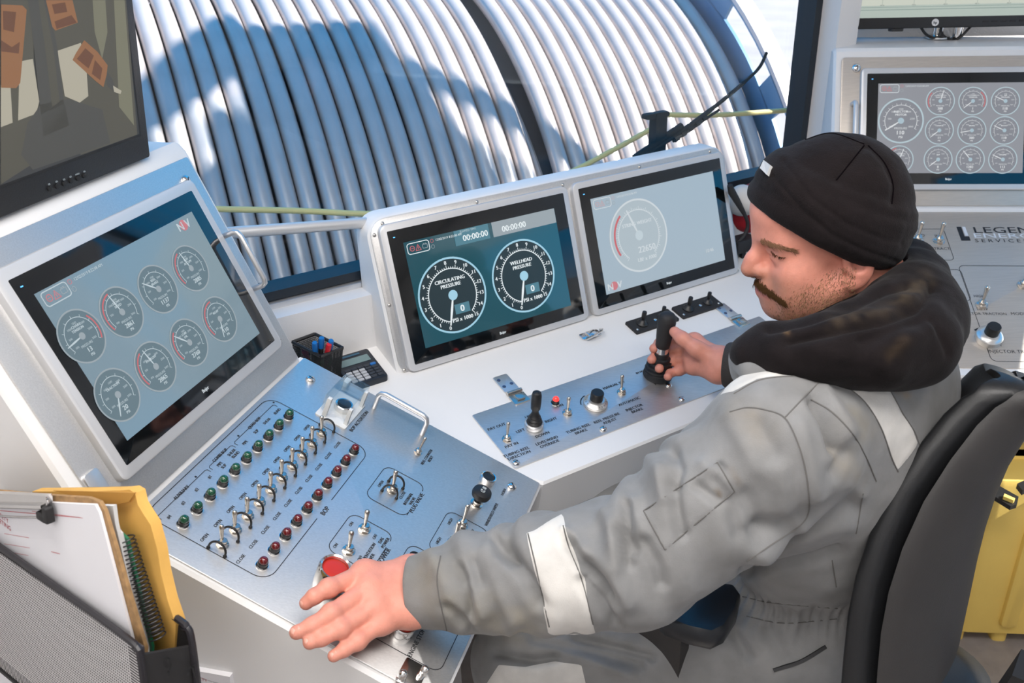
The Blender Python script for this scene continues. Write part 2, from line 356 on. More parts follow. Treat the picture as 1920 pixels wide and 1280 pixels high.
# a loose strap of a lower wrap in the gap
mb = MB(); mb.tube([rp(s_gap+.02-.0010*(d-20), REEL_R-.075, d) for d in np.linspace(-22, 100, 40)], .014, 10); obj('tube_wrap', mb, TUBE, reel)
def flange(s, sgn, nm):
    f = MB(); th = .012*sgn
    for r0, r1 in ((REEL_R-.1, REEL_R+.030), (REEL_R+.095, REEL_R+.115)):
        N = 90; rings = []
        for sec in ((r0, s), (r1, s), (r1, s+th), (r0, s+th)): rings.append([rp(sec[1], sec[0], 360*k/N) for k in range(N)])
        f.loft(rings, 0, False, False, closed=True)
    for k in range(20):
        d = 18*k+4; f.loft([[rp(s+q*th, r, d+e) for r, e, q in ((rr_, -2.6, 0), (rr_, 2.6, 0), (rr_, 2.6, 1), (rr_, -2.6, 1))] for rr_ in (REEL_R+.025, REEL_R+.10)])
    obj(nm, f, BLUEP, reel)
    f = MB(); rings = []
    for sec in ((REEL_R+.105, s-.004*sgn), (REEL_R+.120, s-.004*sgn), (REEL_R+.120, s+.06*sgn), (REEL_R+.105, s+.06*sgn)): rings.append([rp(sec[1], sec[0], 4*k) for k in range(90)])
    f.loft(rings, 0, False, False, closed=True); obj('rim_band', f, mat('reel_rim_galvanised', (0.55, 0.53, 0.55), .5, metal=.3), reel)
flange(0.862, 1, 'flange'); flange(-1.10, -1, 'flange')
# ------------------------------------------------------------------ things outside the glass
def at_wall(px, py, off=0.0): return PW.at(px, py, -off)
def arc(pts, n=24):
    """Catmull-Rom through points"""
    P = [np.array(p, float) for p in pts]; P = [2*P[0]-P[1]]+P+[2*P[-1]-P[-2]]; o = []
    for i in range(1, len(P)-2):
        for t in np.linspace(0, 1, n, endpoint=False):
            a, b, c, d = P[i-1:i+3]; o.append(.5*((2*b)+(-a+c)*t+(2*a-5*b+4*c-d)*t*t+(-a+3*b-3*c+d)*t**3))
    o.append(P[-2]); return o
ROPE = mat('yellow_hose', (0.72, 0.58, 0.24), 0.55)
mb = MB(); mb.tube(arc([_at(330, 388, 1.92), _at(420, 392, 1.96), _at(560, 395, 2.02), _at(720, 401, 2.08), _at(900, 392, 2.2), _at(1060, 327, 2.27), _at(1150, 281, 2.3), _at(1228, 238, 2.32)], 12), .0068, 10)
tag(obj('hose', mb, ROPE), 'thin yellow hose running low outside the windshield up to the black bracket', 'hose')
mb = MB(); mb.tube(arc([_at(1250, 215, 2.36), _at(1330, 216, 2.40), _at(1420, 211, 2.45), _at(1500, 204, 2.50), _at(1600, 190, 2.56)], 10), .0068, 10)
tag(obj('hose', mb, ROPE), 'thin yellow hose running level to the right from the black bracket outside', 'hose')
mb = MB(); mb.tube([at_wall(300, 446, -.035), at_wall(720, 415, -.030)], .0105, 16)
tag(obj('handrail', mb, mat('handrail_silver', (.62, .63, .64), .35, metal=.4)), 'silver rail tube across the bottom of the windshield left of the twin screens', 'handrail')
# wiper
wp = thing('windshield_wiper', at_wall(1240, 270, .06), 'black windshield wiper arm slanting across the glass', 'wiper')
BW = mat('wiper_black', (.012, .018, .024), .7, spec=.2)
mb = MB(); mb.tube(arc([at_wall(1170, 312, .055), at_wall(1260, 258, .055), at_wall(1340, 200, .055), at_wall(1400, 150, .055), at_wall(1424, 126, .055), at_wall(1438, 98, .055)], 6), [.006]*6+[.006]*6+[.005]*6+[.004]*12+[.004], 8)
obj('blade', mb, BW, wp)
mb = MB()
for i in range(5):
    a = at_wall(1264+i*13, 262-i*9.5, .052); b = at_wall(1272+i*13, 257-i*9.5, .052); mb.tube([a, b], .0075, 6)
    if i: pass
mb.tube([at_wall(1190, 296, .062), at_wall(1278, 236, .062)], .009, 8); mb.tube([at_wall(1262, 265, .05), at_wall(1348, 206, .05)], .0035, 6); obj('arm', mb, BW, wp)
PWo = PW.shift(w=-.06); u, v = PWo.uv(1235, 235)
mb = MB(); mb.slab(PWo, u-.012, u+.022, v-.075, v+.028, -.02, .005, r=.006); mb.slab(PWo, u-.04, u+.03, v+.018, v+.030, -.016, .003, r=.004); obj('motor_bracket', mb, BW, wp)
# pale machinery beyond the reel seen past the right end
# ------------------------------------------------------------------ screens
SC_DARK = screen('screen_teal_dark', (0.012, 0.075, 0.10), 1.0)
SC_GREY = screen('screen_grey_blue', (0.19, 0.27, 0.32), 1.0, 0.16)
SC_MIST = screen('screen_pale_grey', (0.36, 0.42, 0.46), 1.0, 0.16)  # pale emissions here carry LCD washout and the sky reflected on the glass
SC_GREY2 = screen('screen_slate', (0.25, 0.26, 0.29), 1.0, 0.3)
def em(n, c, s=1.0): return mat(n, (.02, .02, .02), .4, emit=c, estr=s)
E_WHITE = em('screen_white', (.80, .86, .88)); E_ICE = em('screen_ice', (.34, .60, .74)); E_FACE = em('screen_dial_black', (.004, .022, .030)); E_RED = em('screen_red', (.55, .12, .13))
E_PALE = em('screen_pale', (.50, .58, .62)); E_PALE2 = em('screen_paler', (.58, .63, .66)); E_MIDFACE = em('screen_dial_grey', (.115, .175, .205)); E_MISTFACE = em('screen_dial_mist', (.40, .47, .51)); E_PINK = em('screen_pink', (.50, .33, .35)); E_PANEL = em('screen_panel_blue', (.07, .20, .26))
E_SLATEF = em('screen_dial_slate', (.21, .22, .25)); E_DIM = em('screen_dim_grey', (.30, .35, .38)); E_LED = em('led_blue', (.10, .45, 1.0), 2.0)
def gauge(P, px, r, face, ring, ink, needle_deg, title='', value='', unit='', nums=None, red=None, w=.0010, parent=None, major=16, a0=-120, a1=120, redm=None, ringw=.07, label=None, fine=True, inner=True, hub=None, panel=None):
    """round dial; angles are clockwise from straight up. Mats: face, ring, ink, red, hub, panel"""
    c = P.uv(*px) if len(px) == 2 else px[:2]
    D = Draw(P, w); ck = lambda a: 90-a
    D.disc(c, r, 0, 48); D.w = w+.0002
    D.ring(c, r*(1-ringw), r, m=1, n=60)
    rin = r*.70
    if inner: D.ring(c, rin-r*.012, rin+r*.012, ck(a1), ck(a0), 2, 60)
    if red: D.ring(c, r*.80, r*.86, ck(red[1]), ck(red[0]), 3, 50)
    n = major-1
    for i in range(n*(4 if fine else 1)+1):
        a = math.radians(ck(a0+(a1-a0)*i/(n*(4 if fine else 1)))); L = .09 if i % (4 if fine else 1) == 0 else .045
        p = np.array(c); d = np.array([math.cos(a), math.sin(a)]); D.line([p+d*rin, p+d*(rin+r*L)], r*.016, 2)
        if nums and i % 4 == 0 and i//4 < len(nums): D.text(nums[i//4], *(p+d*r*.865), r*.095, 2, bold=r*.004)
    if title: D.text(title, c[0], c[1]+r*.34, r*.095, 2, bold=r*.005)
    D.w = w+.0004
    if value:
        if fine: D.poly([(c[0]-r*.02, c[1]-r*.52), (c[0]+r*.42, c[1]-r*.52), (c[0]+r*.42, c[1]-r*.26), (c[0]-r*.02, c[1]-r*.26)], 5)
        D.text(value, c[0]+(r*.2 if fine else 0), c[1]-r*(.39 if fine else .52), r*.17, 2, w=w+.0005, bold=r*.008)
    if unit: D.text(unit, c[0]+(r*.16 if fine else 0), c[1]-r*(.66 if fine else .72), r*.10, 2, bold=r*.005)
    if not fine:
        D.text('PRESSURE', c[0], c[1]-r*.33, r*.09, 2)
        for k in range(7):
            a = math.radians(ck(a0+(a1-a0)*k/6)); D.text('%d00' % (k*5), c[0]+r*.50*math.cos(a), c[1]+r*.52*math.sin(a), r*.075, 2)
    a = math.radians(ck(needle_deg)); d = np.array([math.cos(a), math.sin(a)]); q = np.array([-d[1], d[0]]); p = np.array(c)
    D.w = w+.0006
    D.poly([p-q*r*.022+d*r*.1, p-q*r*.035+d*r*.40, p-q*r*.018+d*r*.80, p+q*r*.018+d*r*.80, p+q*r*.035+d*r*.40, p+q*r*.022+d*r*.1], 2 if redm is None else 3)
    D.w = w+.0008; D.disc(c, r*.135, 4, 24)
    return D.build('gauge_dial', [face, ring, ink, E_RED if redm is None else redm, hub or ring, panel or E_PANEL], parent, label)
def status_icons(P, u, v, parent, ink, red, s=1.0, date='12/02/2019 8:22:08 AM', w=.0010):
    D = Draw(P, w); D.rrect(u, u+.046*s, v-.020*s, v, .005*s, .0014*s, 0)
    D.ring((u+.010*s, v-.010*s), .004*s, .0053*s, m=1, n=20); D.line([(u+.007*s, v-.010*s), (u+.013*s, v-.010*s)], .001*s, 1)
    D.line([(u+.017*s, v-.0155*s), (u+.0225*s, v-.0045*s), (u+.028*s, v-.0155*s)], .0012*s, 1, True); D.line([(u+.0225*s, v-.009*s), (u+.0225*s, v-.013*s)], .0012*s, 1)
    D.rrect(u+.032*s, u+.042*s, v-.014*s, v-.007*s, .001*s, .0009*s, 2); D.line([(u+.034*s, v-.0055*s), (u+.036*s, v-.0055*s)], .0012*s, 2); D.line([(u+.038*s, v-.0055*s), (u+.040*s, v-.0055*s)], .0012*s, 2)
    D.ring((u+.053*s, v-.004*s), .0028*s, .0036*s, m=1, n=16); D.ring((u+.053*s, v-.015*s), .0030*s, .0038*s, m=2, n=16)
    D.text(date, u+.062*s, v-.004*s, .0042*s, 0, align='l')
    return D.build('status_icons', [ink, red, E_DIM], parent)
def touchscreen(P, root, g, d, smat, corner=.012, border=.016, led=True, brand='Beijer', t=.012, bez=BEZ):
    """framed flat display: g = glass rect, d = lit rect (u0,u1,v0,v1)"""
    mb = MB(); mb.slab(P, g[0]-border, g[1]+border, g[2]-border, g[3]+border, 0, t, r=corner, e=.004, seg=6)
    ts = obj('touchscreen', mb, bez, root)
    mb = MB(); mb.slab(P, g[0], g[1], g[2], g[3], t-.004, t+.0008, r=.002, e=.0004); obj('glass_border', mb, GLASSB, ts)
    mb = MB(); mb.slab(P, d[0], d[1], d[2], d[3], t-.003, t+.0012); obj('display', mb, smat, ts)
    Q = P.shift(w=t+.0014)
    if brand:
        D = Draw(Q, 0); D.text(brand, (d[0]+d[1])/2, (g[2]+d[2])/2-.001, .0052, 0, stretch=.85, bold=.00035); D.build('brand_lettering', [E_PALE2], ts)
    if led:
        mb = MB(); mb.slab(Q, g[0]+.010, g[0]+.0135, g[3]-.014, g[3]-.0125, -.001, .0004); obj('status_light', mb, E_LED, ts)
    return ts, Q
def dome_screw(P, u, v, r, parent, w=0.0, nm='screw'):
    mb = MB(); o = P.pt(u, v, w); mb.lathe(o, P.n, [(r*1.0, 0), (r, r*.12), (r*.82, r*.42), (r*.45, r*.62), (0, r*.68)], 18)
    s = obj(nm, mb, CHROME, parent, 60)
    D = Draw(P, w+r*.7); a = random.uniform(0, 90); D.mb.add([P.pt(u+x*math.cos(math.radians(a))-y*math.sin(math.radians(a)), v+x*math.sin(math.radians(a))+y*math.cos(math.radians(a)), w+r*.70) for x, y in ((-r*.5, -r*.09), (r*.5, -r*.09), (r*.5, r*.09), (-r*.5, r*.09))], [(0, 1, 2, 3)])
    D.build('slot', [INK], s); return s
def handle_bar(P, a, b, rise, r, parent, m=ALU, nm='handle', lean=(0, 0)):
    a = np.array(P.pt(*a)); b = np.array(P.pt(*b)); n = P.n*rise + P.H*lean[0] + P.V*lean[1]; L = (b-a)/np.linalg.norm(b-a)*rise*.30
    pts = [a, a+n*.72, a+n*.92+L*.30, a+n+L, b+n-L, b+n*.92-L*.30, b+n*.72, b]
    mb = MB(); mb.tube(pts, r, 10); h = obj(nm, mb, m, parent, 60); return h
# =================================================================== left display cabinet
cab = thing('display_cabinet', PL.pt(0, 0.15, -.2)*np.array([1, 1, 0]), 'white cabinet with steel face and gauge screen behind the left control panel', 'control cabinet')
mb = MB()   # body: side outline swept along the panel's width
prof = [(.412, -.004), (.405, .0), (0.0, .0), (-.02, -.06)]
topP = PL
def sweep(P, u0, u1, prof, m=0): return MB().loft([[P.pt(u0, v, w) for v, w in prof], [P.pt(u1, v, w) for v, w in prof]], m)
body = MB()
zt = PL.pt(0, .405, 0)[2]
f0 = lambda u, v, w: PL.pt(u, v, w)
N_ = np.array([-PL.n[0], -PL.n[1], 0]); N_ /= np.linalg.norm(N_)
def ring_at(u, r):
    a = PL.pt(u, .405-.010, 0); b = PL.pt(u, .410, -.006); t0 = PL.pt(u, .413, -.016); t1 = t0+N_*.07; z = t0[2]
    bot = PL.pt(u, -.02, 0)
    lst = [bot, a, b, t0, t1, np.array([t1[0], t1[1], .02]), np.array([bot[0]+N_[0]*.12, bot[1]+N_[1]*.12, .02]), bot+N_*.12-np.array([0, 0, .1])]
    return lst
def inset_ring(u, k):
    R_ = ring_at(u, 0); c = np.mean(R_, 0); return [p+(c-p)/np.linalg.norm(c-p)*k for p in R_]
body.loft([inset_ring(-.240, .012), inset_ring(-.236, .004), ring_at(-.228, 0), ring_at(.262, 0), inset_ring(.270, .004), inset_ring(.274, .012)])
obj('body', body, WHITE, cab, 30)
mb = MB(); mb.slab(PL, -.223, .262, .008, .382, 0.0005, .003, r=.004, e=.0008); obj('face_plate', mb, STEEL, cab)
P3 = PL.shift(w=.003)
for u, v in ((.230, .350), (.234, .052), (-.208, .069)): dome_screw(P3, u, v, .0085, cab)
mb = MB(); mb.slab(P3, -.222, -.196, .035, .085, 0, .006, r=.006, e=.001); obj('corner_clip', mb, ALU, cab)
handle_bar(P3, (.240, .247), (.241, .150), .034, .0048, cab)
ts, Q = touchscreen(P3, cab, (-.163, .215, .062, .333), (-.142, .190, .0875, .305), SC_GREY, border=.017)
NOVr = em('screen_logo_red', (.55, .17, .19))
D = Draw(Q, .0005); u, v = PL.uv(330, 428); D.text('N V', u, v, .0125, 0, bold=.0006); D.disc((u-.001, v), .0085, 1, 20); D.build('maker_logo', [E_PALE, NOVr], ts)
status_icons(Q, -.136, .302, ts, E_PALE, NOVr, .95)
kw = dict(face=E_MIDFACE, ring=E_DIM, ink=E_PALE, fine=False, ringw=.06, parent=ts, w=.0004, major=9, hub=E_DIM)
for px, nd, rd, ttl, val in (((153, 630), -98, (50, 120), 'CHAIN\nTENSION', '13'), ((228, 585), -12, (-120, -10), 'SLOW\nSPEED', '2861'), ((296.5, 542), -50, None, 'REEL\nBRAKE', '1137'), ((357.5, 503), -12, (-120, -20), 'BOP\nACCUM', '2885'),
                             ((220, 740), -150, None, 'TRACTION', '20'), ((291.5, 687), -12, (-120, -25), 'PACKOFF', '2865'), ((354.5, 642), -45, (-120, -35), 'LUBE\nOIL', '2760'), ((411.5, 598), -156, (-120, 0), 'RELIEF', '110')):
    gauge(Q, px, .0365, needle_deg=nd, red=rd, title=ttl, value=val, unit='PSI', redm=None, **kw)
# =================================================================== left control panel
con = thing('control_console', PB.pt(-.22, .2, 0)*np.array([1, 1, 0]), 'white control console with a steel switch panel under his left hand', 'control console')
body = MB()
def bring(u):
    a = PB.pt(u, -.004, -.004); b = PB.pt(u, -.006, -.1); c = PB.pt(u, .13, -.12); d = np.array([c[0], c[1], .02]); e = PB.pt(u, .47, -.004); f = np.array([e[0], e[1], .02])
    return [a, PB.pt(u, 0, -.0005), PB.pt(u, .47, -.0005), e, f, d, c, b]
def inr(R_, k): c = np.mean(R_, 0); return [p+(c-p)/np.linalg.norm(c-p)*k for p in R_]
body.loft([inr(bring(-.497), .006), bring(-.492), bring(-.001), inr(bring(.003), .004)])
obj('body', body, WHITE, con, 30)
mb = MB(); mb.slab(PB, -.489, -.0005, .0, .463, 0, .0022, r=.003, e=.0006); plate = obj('control_plate', mb, STEEL, con)
T = PB.shift(w=.0022)
for u, v in ((-.046, .426), (-.045, .041), (-.478, .416)): dome_screw(T, u, v, .0085, con)
z4 = lambda X, Y: T.uv(250+X/2.977, 680+Y/2.977)
z5 = lambda X, Y: T.uv(500+X/2.977, 850+Y/2.977)
D = Draw(T, .0003); lw = .0011
fl_ = lambda nm='outline': D.flush(nm, [INK], plate)
D.rrect(-.453, -.134, .269, .455, .022, lw, 0, gap=(-.315, -.269)); fl_()
for a, b in ((-.145, -.262), (-.268, -.328), (-.333, -.447)):
    vv = .440; D.line([(a, vv-.007), (a, vv-.002), (a-.003, vv), (b+.003, vv), (b, vv-.002), (b, vv-.007)], lw*.8, 0); fl_('bracket_line')
for q in ((783, 222), (586, 408), (348, 636), (106, 870)): D.disc(z4(*q), .0018, 0, 10); fl_('rivet_dot')
D.rrect(-.228, -.145, .163, .2335, .014, lw, 0, gap=(-.222, -.156)); fl_(); D.rrect(-.356, -.2715, .163, .233, .014, lw, 0, gap=(-.300, -.285)); fl_()
D.rrect(-.262, -.168, .040, .112, .014, lw, 0); fl_(); D.rrect(-.448, -.270, .017, .136, .014, lw, 0); fl_()
cap = .0047
for q, s in (((803, 270), 'BLIND'), ((745, 325), 'SHEAR'), ((685, 383), 'SLIP'), ((623, 445), 'PIPE'), ((560, 506), 'SHEAR\nBLIND'), ((493, 571), 'PIPE\nSLIP'), ((425, 638), '#1'), ((352, 708), '#2'), ((277, 783), '#3'), ((198, 860), '#4')): D.words(s, *z4(*q), cap, plate, stretch=.9, bold=.0002)
for q, s, h in (((675, 335), 'QUAD BOP', .005), ((483, 515), 'COMBI BOP', .005), ((268, 723), 'AUXILIARY', .005), ((1070, 825), 'BOP', .0075), ((1260, 325), 'BOP ACTUATION', .0062), ((1648, 530), 'REEL COUNTER\nRESET', .0048), ((1545, 765), 'INTERNAL\nVALVE', .005), ((1582, 780), 'PLUG VALVE', .0068), ((1395, 997), 'DAS\nPOWER', .005), ((1310, 1088), 'INSTRUMENTATION\nPOWER', .005), ((1400, 1078), 'POWER', .0075)): D.words(s, *z4(*q), h, plate, stretch=.9, bold=.0003)
for q, s in (((1380, 675), 'OPEN'), ((1502, 738), 'CLOSE'), ((1215, 900), 'ON'), ((1348, 970), 'OFF'), ((1128, 1020), 'ON'), ((1265, 1090), 'OFF'), ((1768, 885), 'HIGH'), ((1703, 992), 'HIGH')): D.words(s, *z4(*q), cap, plate, stretch=.9, bold=.0002)
for q, s, h in (((1145, 440), 'LOW', cap), ((1178, 462), 'LIGHT', cap), ((1322, 215), 'HORN', cap), ((1255, 340), 'WINDSHIELD WIPER', .005), ((835, 1055), 'ENGINE STOP', .0062)): D.words(s, *z5(*q), h, plate, stretch=.9, bold=.0002)
UT = np.linspace(-.152, -.435, 10); UG = np.linspace(-.155, -.437, 10)
for u in UT: D.words('OPEN', u-.004, .373, cap, plate, stretch=.9, bold=.0002); D.words('CLOSE', u-.006, .3165, cap, plate, stretch=.9, bold=.0002)
GREENL = mat('lens_green', (.005, .075, .035), .12, spec=.7, coat=.6); REDL = mat('lens_red', (.12, .003, .006), .12, spec=.7, coat=.6); LAMPB = mat('lamp_base_black', (.008, .008, .009), .25)
def lamp_mesh(lensm):
    b = MB().lathe((0, 0, 0), (0, 0, 1), [(.0080, 0), (.0080, .0015), (.0070, .002), (.0070, .008), (.0062, .009)], 20).mesh('lamp_base', LAMPB)
    l = MB().lathe((0, 0, 0), (0, 0, 1), [(.0062, .008), (.0064, .0095), (.0058, .0125), (.0040, .0148), (.0018, .0158), (0, .016)], 20).mesh('lens', lensm, ang=80)
    r = MB().lathe((0, 0, 0), (0, 0, 1), [(.0088, 0), (.0088, .0008), (.0078, .0012)], 20).mesh('mounting_ring', CHROME)
    return b, l, r
def put_lamp(P, u, v, ms, parent, lab=None):
    o = link('indicator_lamp', ms[0], parent, P.M(u, v, 0)); link('lens', ms[1], o, P.M(u, v, 0)); link('mounting_ring', ms[2], o, P.M(u, v, 0))
    if lab: o['label'] = lab
    return o
LG, LR = lamp_mesh(GREENL), lamp_mesh(REDL)
for u in UG: put_lamp(T, u, .407, LG, con, 'green indicator lamp'); 
for u in np.linspace(-.154, -.434, 10): put_lamp(T, u, .2885, LR, con, 'dark red indicator lamp')
# toggle switch: nut and bushing, tilting bat lever
def hexring(r, h): return [(r*math.cos(math.radians(60*k)), r*math.sin(math.radians(60*k)), h) for k in range(6)]
nut = MB(); nut.lathe((0, 0, 0), (0, 0, 1), [(.0078, 0), (.0078, .0008)], 20); nut.loft([hexring(.0072, .0008), hexring(.0072, .0036), hexring(.0062, .0042)]); nut.lathe((0, 0, 0), (0, 0, 1), [(.0046, .0042), (.0046, .0078), (.0040, .0084)], 16)
nut_me = nut.mesh('toggle_switch', NICKEL)
lev = MB().lathe((0, 0, .006), (0, 0, 1), [(.0017, 0), (.0019, .004), (.0026, .016), (.0030, .019), (.0032, .021), (.0026, .0232), (.0012, .0243), (0, .0246)], 14)
lev_me = lev.mesh('lever', NICKEL, ang=60)
def toggle(P, u, v, parent, tilt=14, dirdeg=90, s=1.0, lm=None, nm_=None):
    M0 = P.M(u, v, 0) @ Matrix.Scale(s, 4); o = link('toggle_switch', nm_ or nut_me, parent, M0)
    link('lever', lm or lev_me, o, M0 @ Matrix.Rotation(math.radians(dirdeg-90), 4, 'Z') @ Matrix.Rotation(math.radians(-tilt), 4, 'X')); return o
tg = []
for u in UT: tg.append(toggle(T, u, .348, con, 16, 90, 1.12))
ga = [(0, .0125*math.cos(t), .004+.0155*math.sin(t)) for t in np.linspace(0, math.pi, 15)]; ga = [(0, .0125, 0)]+ga+[(0, -.0125, 0)]
gm = MB().tube(ga, .0016, 8); gm.ball((0, .0125, .0015), .0027); gm.ball((0, -.0125, .0015), .0027); guard_me = gm.mesh('guard_loop', BLACK, ang=60)
du = (UT[0]-UT[1])
for i in range(11):
    link('guard_loop', guard_me, tg[min(i, 9)], T.M(UT[0]+du*.5-du*i, .347, 0))
pv = toggle(T, -.189, .203, con, 14, 60, 1.2)
for dv in (.013, -.013): link('guard_loop', guard_me, pv, T.M(-.189+dv, .203, 0))
for u, v, tl, dr in ((-.290, .204, 10, 90), (-.340, .205, 10, 90), (-.184, .083, 14, 40), (-.226, .082, 14, 40)): toggle(T, u, v, con, tl, dr, 1.25)
toggle(T, -.081, .204, con, 30, 0, .95)
# push buttons, wiper knob
def push(P, u, v, r, h, ringm, capm, lab, parent, dome=.0):
    mb = MB(); mb.lathe(P.pt(u, v, 0), P.n, [(r*.94, 0), (r, h*.2), (r, h*.92), (r*.92, h), (r*.80, h*.97), (r*.78, h*.8)], 28); o = obj('push_button', mb, ringm, parent, label=lab)
    mb = MB(); mb.lathe(P.pt(u, v, 0), P.n, [(r*.78, h*.55), (r*.78, h*.86), (r*.6, h*.90+dome*.6), (r*.3, h*.90+dome*.9), (0, h*.9+dome)], 28); obj('button_cap', mb, capm, o, 60); return o
REDB = mat('red_button_plastic', (.52, .028, .014), .35)
push(T, -.063, .082, .0135, .012, CHROME, BLACK, 'black push button in a chrome ring', con)
push(T, -.075, .349, .0150, .013, CHROME, BLACK, 'black push button in a chrome ring', con)
push(T, -.411, .201, .0225, .040, CHROME, REDB, 'large red push button in a chrome ring', con)
push(T, -.424, .086, .0165, .024, CHROME, REDB, 'small red engine stop button in a chrome collar', con, dome=.003)
push(T, -.293, .121, .0085, .006, BLACK, BLACK, None, con)
mb = MB(); mb.lathe(T.pt(-.127, .079, 0), T.n, [(.009, 0), (.009, .003), (.0045, .0035), (.0045, .016), (.0150, .021), (.0162, .026), (.0150, .031), (.008, .034), (0, .0345)], 26); kb = obj('wiper_knob', mb, BLACK, con, 40)
mb = MB(); mb.lathe(T.pt(-.127, .079, 0), T.n, [(.0105, 0), (.0105, .004), (.0075, .0046), (.0075, .010), (.005, .0105)], 20); obj('bushing', mb, NICKEL, kb)
D = Draw(T, .0348); c = (-.127, .079); D.ring((c[0]-.003, c[1]), .0030, .0037, 20, 340, n=24); D.line([(c[0]-.0045, c[1]-.003), (c[0]-.001, c[1]+.004)], .0007)
for k in range(3): D.line([(c[0]+.003+k*.0016, c[1]-.003), (c[0]+.003+k*.0016, c[1]+.003)], .0008)
D.build('symbol', [E_WHITE], kb)
# clear flip cover over the actuation button
ACR = glass_mat('clear_acrylic', (.93, .96, .97), 1.5, .02); ACRF = mat('frosted_acrylic', (.72, .73, .73), .35)
gd = MB(); W_, u0, v0 = .0042, -.075, .349
gd.slab(T, -.118, -.038, v0-.026, v0+.030, 0, .002, r=.003, e=.0006)
cover = obj('button_guard', gd, ACRF, con, label='clear acrylic flip guard with frosted posts')
for q_ in ((-.116, -.109, v0+.012, v0+.019, .040), (-.109, -.102, v0-.024, v0-.018, .034), (-.050, -.043, v0-.024, v0-.018, .034)):
    gd = MB(); gd.slab(T, *q_[:4], .002, q_[4], e=.0008); obj('guard_post', gd, ACRF, cover)
gd = MB(); gd.slab(T, -.104, -.032, v0-.020, v0+.026, .033, .036, r=.003, e=.0008); gd.slab(T, -.034, -.030, v0-.020, v0+.026, 0, .036); gd.slab(T, -.104, -.034, v0+.024, v0+.027, .004, .036); obj('clear_lid', gd, ACR, cover)
mb = MB(); mb.slab(T, -.020, -.004, v0+.020, v0+.030, 0, .010, r=.002, e=.001); obj('hinge_block', mb, ACRF, cover)
handle_bar(T, (-.031, .310), (-.034, .216), .036, .0046, con, ALU)
# hinge at the front edge
mb = MB(); mb.slab(T, -.492, -.452, .032, .064, .0, .004, r=.003, e=.0008); hg = obj('latch_hinge', mb, CHROME, con)
for u, v in ((-.462, .036), (-.484, .058)): mb = MB(); mb.lathe(T.pt(u, v, .004), T.n, [(.006, 0), (.006, .004), (.0055, .009), (.003, .012), (0, .0125)], 16); obj('hinge_pin', mb, CHROME, hg, 60)
# =================================================================== desk
desk = thing('desk_console', PD.pt(.4, -.1, 0)*np.array([1, 1, 0]), 'long white sloped desk console with a steel control strip under the windshield', 'desk')
mb = MB(); mb.prism(PD, [(.082, -.362), (.95, -.362), (.95, .128), (-.32, .128), (-.25, .03), (-.20, -.06)], -.1, -.004)
R0 = [(.082, -.362), (.95, -.362), (.95, .128), (-.32, .128), (-.25, .03), (-.20, -.06)]
R1 = [(.086, -.358), (.946, -.358), (.946, .126), (-.316, .126), (-.248, .03), (-.197, -.058)]
mb = MB().loft([[PD.pt(u, v, -.1) for u, v in R0], [PD.pt(u, v, -.004) for u, v in R0], [PD.pt(u, v, 0) for u, v in R1]]); obj('desk_top', mb, WHITE, desk, 30)
mb = MB(); a, b = PD.pt(.98, -.3, -.1), PD.pt(1.0, .1, -.1); mb.loft([[(p[0], p[1], .01) for p in (PD.pt(.86, -.2), PD.pt(.94, -.2), PD.pt(.94, .1), PD.pt(.86, .1))], [tuple(PD.pt(u, v, -.09)) for u, v in ((.86, -.2), (.94, -.2), (.94, .1), (.86, .1))]]); obj('pedestal', mb, WHITE, desk)
mb = MB(); mb.slab(PD, .056, .80, -.313, -.163, 0, .0022, r=.004, e=.0006); dp = obj('control_plate', mb, STEEL, desk)
S = PD.shift(w=.0022)
z1 = lambda X, Y: S.uv(860+X/2.977, 530+Y/2.977)
D = Draw(S, .0003); c6 = .0062
for q, s in (((212, 803), 'PAY OUT'), ((295, 905), 'PAY IN'), ((330, 953), 'TUBING REEL\nDIRECTION'), ((385, 748), 'UP'), ((345, 825), 'LEFT'), ((515, 765), 'RIGHT'), ((467, 847), 'DOWN'), ((500, 889), 'LEVELWIND\nOVERRIDE'), ((565, 685), 'ON'), ((675, 821), 'TUBING REEL\nBRAKE'), ((835, 763), 'REEL PRESSURE\nADJUST'), ((867, 570), 'MANUAL SET'), ((952, 662), 'AUTOMATIC'), ((988, 704), 'INJECTOR\nBRAKE'), ((1020, 495), 'IN HOLE')):
    D.words(s, *z1(*q), c6 if s != 'IN HOLE' else .005, dp, stretch=1.0, bold=.0003)
D.poly([z1(1030, 505), z1(1036, 500), z1(1105, 572), z1(1098, 570)], 0)
kc = S.uv(1116, 757); D.flush('index_mark', [INK], dp); D.ring(kc, .027, .0292, 100, 160, n=60)
D.build('dial_arc', [INK], dp)
for u, v in ((.058+.006, -.302), (.257, -.301), (.462, -.190)): dome_screw(S, u, v, .0075, desk)
toggle(S, .081, -.245, desk, 18, 60, 1.15); toggle(S, .221, -.236, desk, 6, 90, 1.25); toggle(S, .352, -.234, desk, 24, 70, 1.2)
LON = mat('lens_red_lit', (.3, .01, .01), .15, emit=(1.0, .05, .04), estr=1.4, coat=.5)
put_lamp(S, .216, -.203, lamp_mesh(LON), desk, 'lit red indicator lamp')
# levelwind joystick
mb = MB(); mb.lathe(S.pt(.144, -.238), S.n, [(.0165, 0), (.0175, .002), (.0175, .009), (.0155, .011)], 26); lv = obj('small_joystick', mb, ALU, desk)
mb = MB(); ax = S.n*.98+S.V*.10; mb.lathe(S.pt(.144, -.238, .009), ax, [(.0145, 0), (.0150, .003), (.0125, .006), (.0130, .009), (.0105, .012), (.0108, .015), (.0085, .018), (.0060, .026), (.0065, .029), (.0088, .033), (.0095, .048), (.0092, .062), (.0078, .068), (.004, .0705), (0, .071)], 22); obj('lever', mb, BLACK, lv, 40)
